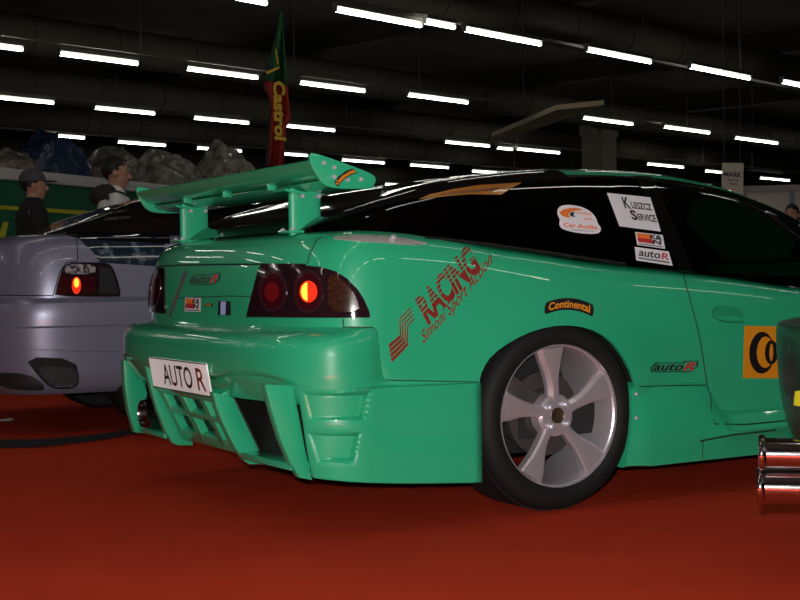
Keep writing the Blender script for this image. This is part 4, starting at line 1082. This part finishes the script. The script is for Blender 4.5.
sg = thing('hanging_sign', 'white hanging sign with black lettering behind the roof of the green car', 'sign', (sc_.x, sc_.y, sc_.z-.16), ang3)
bm = bmesh.new(); box(bm, (0, 0, .14), (.215, .012, .32), Matrix.Rotation(R_(1.5), 4, 'Y')); from_bm('board', bm, mat('sign_white', (.50, .48, .42), .6), sg)
for s_, x0, x1, z0, z1 in (('MARK', -.085, .09, .165, .215), ('MOTORS', -.05, .065, .125, .142), ('PARTS', -.03, .045, .085, .105)):
    V, F = text_geo(s_, 0, .03); me = bpy.data.meshes.new('sign_letters'); me.from_pydata([(x0+(x1-x0)*a, -.0075, z0+(z1-z0)*b-.012*a) for a, b in V], [], F); link('sign_letters', me, ink, sg, None)
bm = bmesh.new(); cyl(bm, (-.08, 0, .30), (-.08, 0, LZ+.14-sc_.z+.16), .004, n=6); cyl(bm, (.08, 0, .30), (.08, 0, LZ+.14-sc_.z+.16), .004, n=6); from_bm('hanging_wire', bm, steel_d, sg)

# cable on the carpet
pts = [(-30, 444.5), (0, 443.5), (25, 444), (50, 443), (75, 441), (100, 438.5), (118, 435.5), (136, 431.5)]
W_ = [at(u, v, 2, .004) for u, v in pts]; bm = bmesh.new(); n_ = len(W_)
sp = [Vector(p) for p in smooth_poly([tuple(p) for p in W_], 2, False)]
wd = [interp(i/(len(sp)-1), [(0, .07), (.3, .15), (.6, .07), (1, .025)]) for i in range(len(sp))]
top = []; 
for i, p in enumerate(sp):
    d = (sp[min(i+1, len(sp)-1)]-sp[max(i-1, 0)]).normalized(); s_ = Vector((-d.y, d.x, 0)); top.append((p+s_*wd[i]+Vector((0, 0, .001)), p+Vector((0, 0, .022)), p-s_*wd[i]+Vector((0, 0, .001)), p+Vector((0, 0, -.003))))
vv = [[bm.verts.new(q_) for q_ in t] for t in top]
for a, b in zip(vv, vv[1:]):
    for i in range(4): bm.faces.new((a[i], a[(i+1) % 4], b[(i+1) % 4], b[i]))
bm.faces.new(vv[0]); bm.faces.new(vv[-1][::-1])
tag(from_bm('floor_cable', bm, mat('cable_black', (.008, .008, .009), .7)), 'flat black cable lying on the red carpet left of the green bumper', 'cable')
c = at(5, 420.5, 2, .004); bm = bmesh.new(); rr = random.Random(3)
for k in range(2):
    vs = [bm.verts.new((c.x+.02*k+.028*math.cos(t)*(1+.4*rr.random()), c.y+.02*k+.022*math.sin(t), .002+.012*rr.random())) for t in np.linspace(0, 5.4, 7)]; bm.faces.new(vs)
o = from_bm('paper_scrap', bm, mat('paper', (.6, .58, .6), .8), None, None); md = o.modifiers.new('s', 'SOLIDIFY'); md.thickness = .002; tag(o, 'small crumpled white paper scrap on the carpet under the silver car', 'litter')

# ------------------------------------------------------------------ people
skin_m = mat('skin', (.46, .25, .17), .55)
eye_m = mat('eye_white', (.5, .5, .48), .3); pup = mat('eye_dark', (.02, .012, .01), .3); lip = mat('lips', (.25, .09, .07), .5)
def skinned(name, joints, edges, mt, parent, extra=None, voxel=.010, sub=1):
    me = bpy.data.meshes.new(name); me.from_pydata([j[0] for j in joints], edges, []); o = bpy.data.objects.new(name, me); COL.objects.link(o)
    md = o.modifiers.new('k', 'SKIN'); md.use_smooth_shade = True
    for i, j in enumerate(joints):
        sv = me.skin_vertices[0].data[i]; r_ = j[1] if isinstance(j[1], tuple) else (j[1], j[1]); sv.radius = r_; sv.use_root = (i == 0)
    sb = o.modifiers.new('u', 'SUBSURF'); sb.levels = sb.render_levels = sub
    bpy.context.view_layer.update()
    nm = bpy.data.meshes.new_from_object(o.evaluated_get(bpy.context.evaluated_depsgraph_get())); bpy.data.objects.remove(o); bpy.data.meshes.remove(me)
    bm = bmesh.new(); bm.from_mesh(nm); bpy.data.meshes.remove(nm)
    if extra: extra(bm)
    o = from_bm(name, bm, mt, None, 60)
    if voxel:
        md = o.modifiers.new('r', 'REMESH'); md.mode = 'VOXEL'; md.voxel_size = voxel; md.use_smooth_shade = True
        s2 = o.modifiers.new('sm', 'SMOOTH'); s2.iterations = 3; s2.factor = .5
        bpy.context.view_layer.update()
        nm = bpy.data.meshes.new_from_object(o.evaluated_get(bpy.context.evaluated_depsgraph_get())); o.modifiers.clear(); o.data = nm
        if not nm.materials: nm.materials.append(mt)
    o.parent = parent; return o
def sph(bm, c, r, M=None, seg=16):
    r_ = bmesh.ops.create_uvsphere(bm, u_segments=seg, v_segments=seg*2//3, radius=1)
    bmesh.ops.transform(bm, matrix=Matrix.Translation(c) @ (M or Matrix()) @ Matrix.Diagonal((*r, 1)), verts=r_['verts'])
def person(loc, height, face, label, top_m, leg_m, hair_m, cap_m=None, female=False, arm_bend=(0, 0), hood_m=None, panel_m=None):
    """faces local +X"""
    h = height/1.75
    root = thing('person', label, 'person', loc, face)
    S = lambda x, y, z: (x*h, y*h, z*h)
    sh = .185 if female else .21
    hd = 1.625
    def arm(s, bend):
        el = (.02, s*(sh+.05), 1.14); 
        wr = (.02+.24*math.sin(bend), s*(sh+.05-.05*math.sin(bend)), 1.14-.25*math.cos(bend)); return el, wr
    J = [(S(0, 0, .95), (.13*h, .16*h)), (S(0, 0, 1.15), (.105*h, .14*h)), (S(.0, 0, 1.33), (.115*h, .16*h)), (S(-.01, 0, 1.44), (.06*h, .09*h)), (S(.0, 0, 1.52), .052*h), (S(.012, 0, 1.60), .06*h)]
    E_ = [(0, 1), (1, 2), (2, 3), (3, 4), (4, 5)]
    hands = []
    for s, bd in ((-1, arm_bend[0]), (1, arm_bend[1])):
        el, wr = arm(s, bd); b0 = len(J)
        J += [(S(0, s*sh*.9, 1.40), .058*h), (S(.01, s*(sh+.035), 1.28), .046*h), (S(*el), .038*h), (S(*wr), .027*h)]
        E_ += [(2, b0), (b0, b0+1), (b0+1, b0+2), (b0+2, b0+3)]
        d = (Vector(wr)-Vector(el)).normalized(); pm_ = Vector(wr)+d*.055; J.append((S(*pm_), (.034*h, .020*h))); E_.append((b0+3, b0+4)); hands.append((pm_, d, s))
        l0 = len(J); J += [(S(0, s*.09, .86), .088*h), (S(.015, s*.095, .50), .055*h), (S(-.01, s*.10, .10), .038*h), (S(.0, s*.10, .05), .04*h), (S(.14, s*.115, .035), .032*h)]
        E_ += [(0, l0), (l0, l0+1), (l0+1, l0+2), (l0+2, l0+3), (l0+3, l0+4)]
    def ex(bm):
        sph(bm, S(.015, 0, hd+.02), (.098*h, .076*h, .105*h)); sph(bm, S(.035, 0, hd-.035), (.072*h, .060*h, .085*h)); sph(bm, S(.075, 0, hd-.095), (.026*h, .030*h, .022*h))
        cyl(bm, S(.108, 0, hd+.012), S(.128, 0, hd-.032), .008*h, .017*h, 10); sph(bm, S(.124, 0, hd-.034), (.014*h, .017*h, .011*h))
        sph(bm, S(.098, 0, hd-.066), (.014*h, .026*h, .012*h)); sph(bm, S(.095, 0, hd+.028), (.016*h, .055*h, .012*h))
        for s in (-1, 1): sph(bm, S(.005, s*.080, hd-.005), (.022*h, .010*h, .033*h))
        for pm_, d, s in hands:
            side = Vector((0, s, 0)).cross(d); side.normalize()
            for k, ln in enumerate((.072, .08, .075, .06)):
                a = pm_ + side*(.024-.016*k) + d*.02; b = a + d*ln*.55; c_ = b + (d*.8 - Vector((0, s, 0))*.6).normalized()*ln*.45
                cyl(bm, S(*a), S(*b), .0095*h, .009*h, 8); cyl(bm, S(*b), S(*c_), .009*h, .007*h, 8)
            a = pm_ + side*.028 - d*.03; cyl(bm, S(*a), S(*(a+side*.03+d*.035)), .011*h, .009*h, 8); cyl(bm, S(*(a+side*.03+d*.035)), S(*(a+side*.035+d*.065)), .009*h, .007*h, 8)
    skinned('body', J, E_, skin_m, root, ex, .0085*h)
    # jacket
    Jk = [(S(0, 0, .93), (.155*h, .185*h)), (S(0, 0, 1.15), (.135*h, .17*h)), (S(0, 0, 1.33), (.14*h, .18*h)), (S(-.01, 0, 1.42), (.095*h, .15*h)), (S(0, 0, 1.50), .072*h), (S(0, 0, 1.535), .064*h)]
    Ek = [(0, 1), (1, 2), (2, 3), (3, 4), (4, 5)]
    for s, bd in ((-1, arm_bend[0]), (1, arm_bend[1])):
        el, wr = arm(s, bd); b0 = len(Jk); Jk += [(S(0, s*sh*.9, 1.395), .078*h), (S(.01, s*(sh+.04), 1.28), .066*h), (S(*el), .056*h), (S(*(Vector(wr)*.9+Vector(el)*.1)), .043*h)]
        Ek += [(2, b0), (b0, b0+1), (b0+1, b0+2), (b0+2, b0+3)]
    jk = skinned('jacket', Jk, Ek, top_m, root, None, 0, 2)
    Jt = [(S(0, 0, .97), (.14*h, .17*h)), (S(0, 0, .88), (.13*h, .165*h))]; Et = [(0, 1)]
    for s in (-1, 1):
        l0 = len(Jt); Jt += [(S(0, s*.09, .80), .10*h), (S(.015, s*.095, .48), .07*h), (S(-.01, s*.10, .08), .058*h)]; Et += [(1, l0), (l0, l0+1), (l0+1, l0+2)]
    skinned('trousers', Jt, Et, leg_m, root, None, 0, 2)
    for s in (-1, 1):
        bm = bmesh.new(); sph(bm, S(.055, s*.108, .042), (.145*h, .052*h, .045*h)); 
        for v in bm.verts: v.co.z = max(v.co.z, .002)
        from_bm('shoe', bm, mat('shoe_black', (.02, .02, .02), .6), root)
    # hair
    bm = bmesh.new(); sph(bm, S(-.004, 0, hd+.038), (.106*h, .086*h, .100*h), None, 26)
    for v in list(bm.verts):
        lx, lz = v.co.x/h, v.co.z/h-hd
        if lx > .04 and lz < .055: v.co.x = min(v.co.x, .05*h); v.co.y *= .86
        if lz < -.02 and not female and lx > -.045: v.co.y *= .82
        v.co += Vector((rr.uniform(-1, 1), rr.uniform(-1, 1), rr.uniform(-1, 1)))*.004*h
    if female: sph(bm, S(-.05, 0, hd-.06), (.065*h, .085*h, .14*h))
    from_bm('hair', bm, hair_m, root)
    for s in (-1, 1):
        bm = bmesh.new(); sph(bm, S(.100, s*.031, hd+.008), (.008*h, .014*h, .008*h), None, 10); ey = from_bm('eye', bm, eye_m, root)
        bm = bmesh.new(); sph(bm, S(.107, s*.031, hd+.008), (.003*h, .006*h, .006*h), None, 8); from_bm('pupil', bm, pup, ey)
        bm = bmesh.new(); sph(bm, S(.103, s*.033, hd+.032), (.007*h, .020*h, .005*h), None, 10); from_bm('eyebrow', bm, hair_m, root)
    bm = bmesh.new(); sph(bm, S(.111, 0, hd-.066), (.006*h, .022*h, .006*h), None, 10); from_bm('lips', bm, lip, root)
    if cap_m:
        bm = bmesh.new(); sph(bm, S(.0, 0, hd+.045), (.114*h, .094*h, .105*h), None, 24)
        for v in bm.verts: v.co.z = max(v.co.z, (hd+.035)*h)
        cp = from_bm('cap', bm, cap_m, root); bm = bmesh.new(); sph(bm, S(.135, 0, hd+.038), (.085*h, .075*h, .008*h), None, 18); from_bm('cap_peak', bm, cap_m, cp)
    if hood_m:
        bm = bmesh.new(); sph(bm, S(-.09, 0, 1.45), (.12*h, .17*h, .085*h), Matrix.Rotation(R_(-15), 4, 'Y'), 20); sph(bm, S(-.02, 0, 1.42), (.135*h, .20*h, .07*h), None, 20); from_bm('hood', bm, hood_m, root)
    return root
P1 = deep(32, 171, 11.0); P2 = deep(114, 158, 11.2); P3 = deep(792, 205, 13.4)
cloth_k = mat('black_cloth', (.008, .008, .009), .9); cloth_w = mat('white_cloth', (.72, .72, .72), .85); cloth_d = mat('dark_cloth', (.03, .028, .028), .9); jean = mat('denim', (.02, .03, .06), .9)
hair_k = mat('dark_hair', (.010, .008, .006), .6)
fr = math.atan2(RT.y, RT.x)
person((P1.x, P1.y, 0), P1.z/1.0, fr+R_(20), 'man in a grey cap and black jacket behind the silver car', cloth_k, jean, hair_k, mat('grey_cap', (.07, .07, .085), .9), arm_bend=(1.6, .3))
person((P2.x, P2.y, 0), P2.z/1.0, fr+R_(12), 'dark-haired man in a white jacket with a dark hood walking right', cloth_w, jean, hair_k, hood_m=cloth_d)
person((P3.x, P3.y, 0), P3.z/1.0, fr+R_(-120), 'dark-haired person half hidden behind the front of the green car', cloth_d, jean, hair_k, female=True)
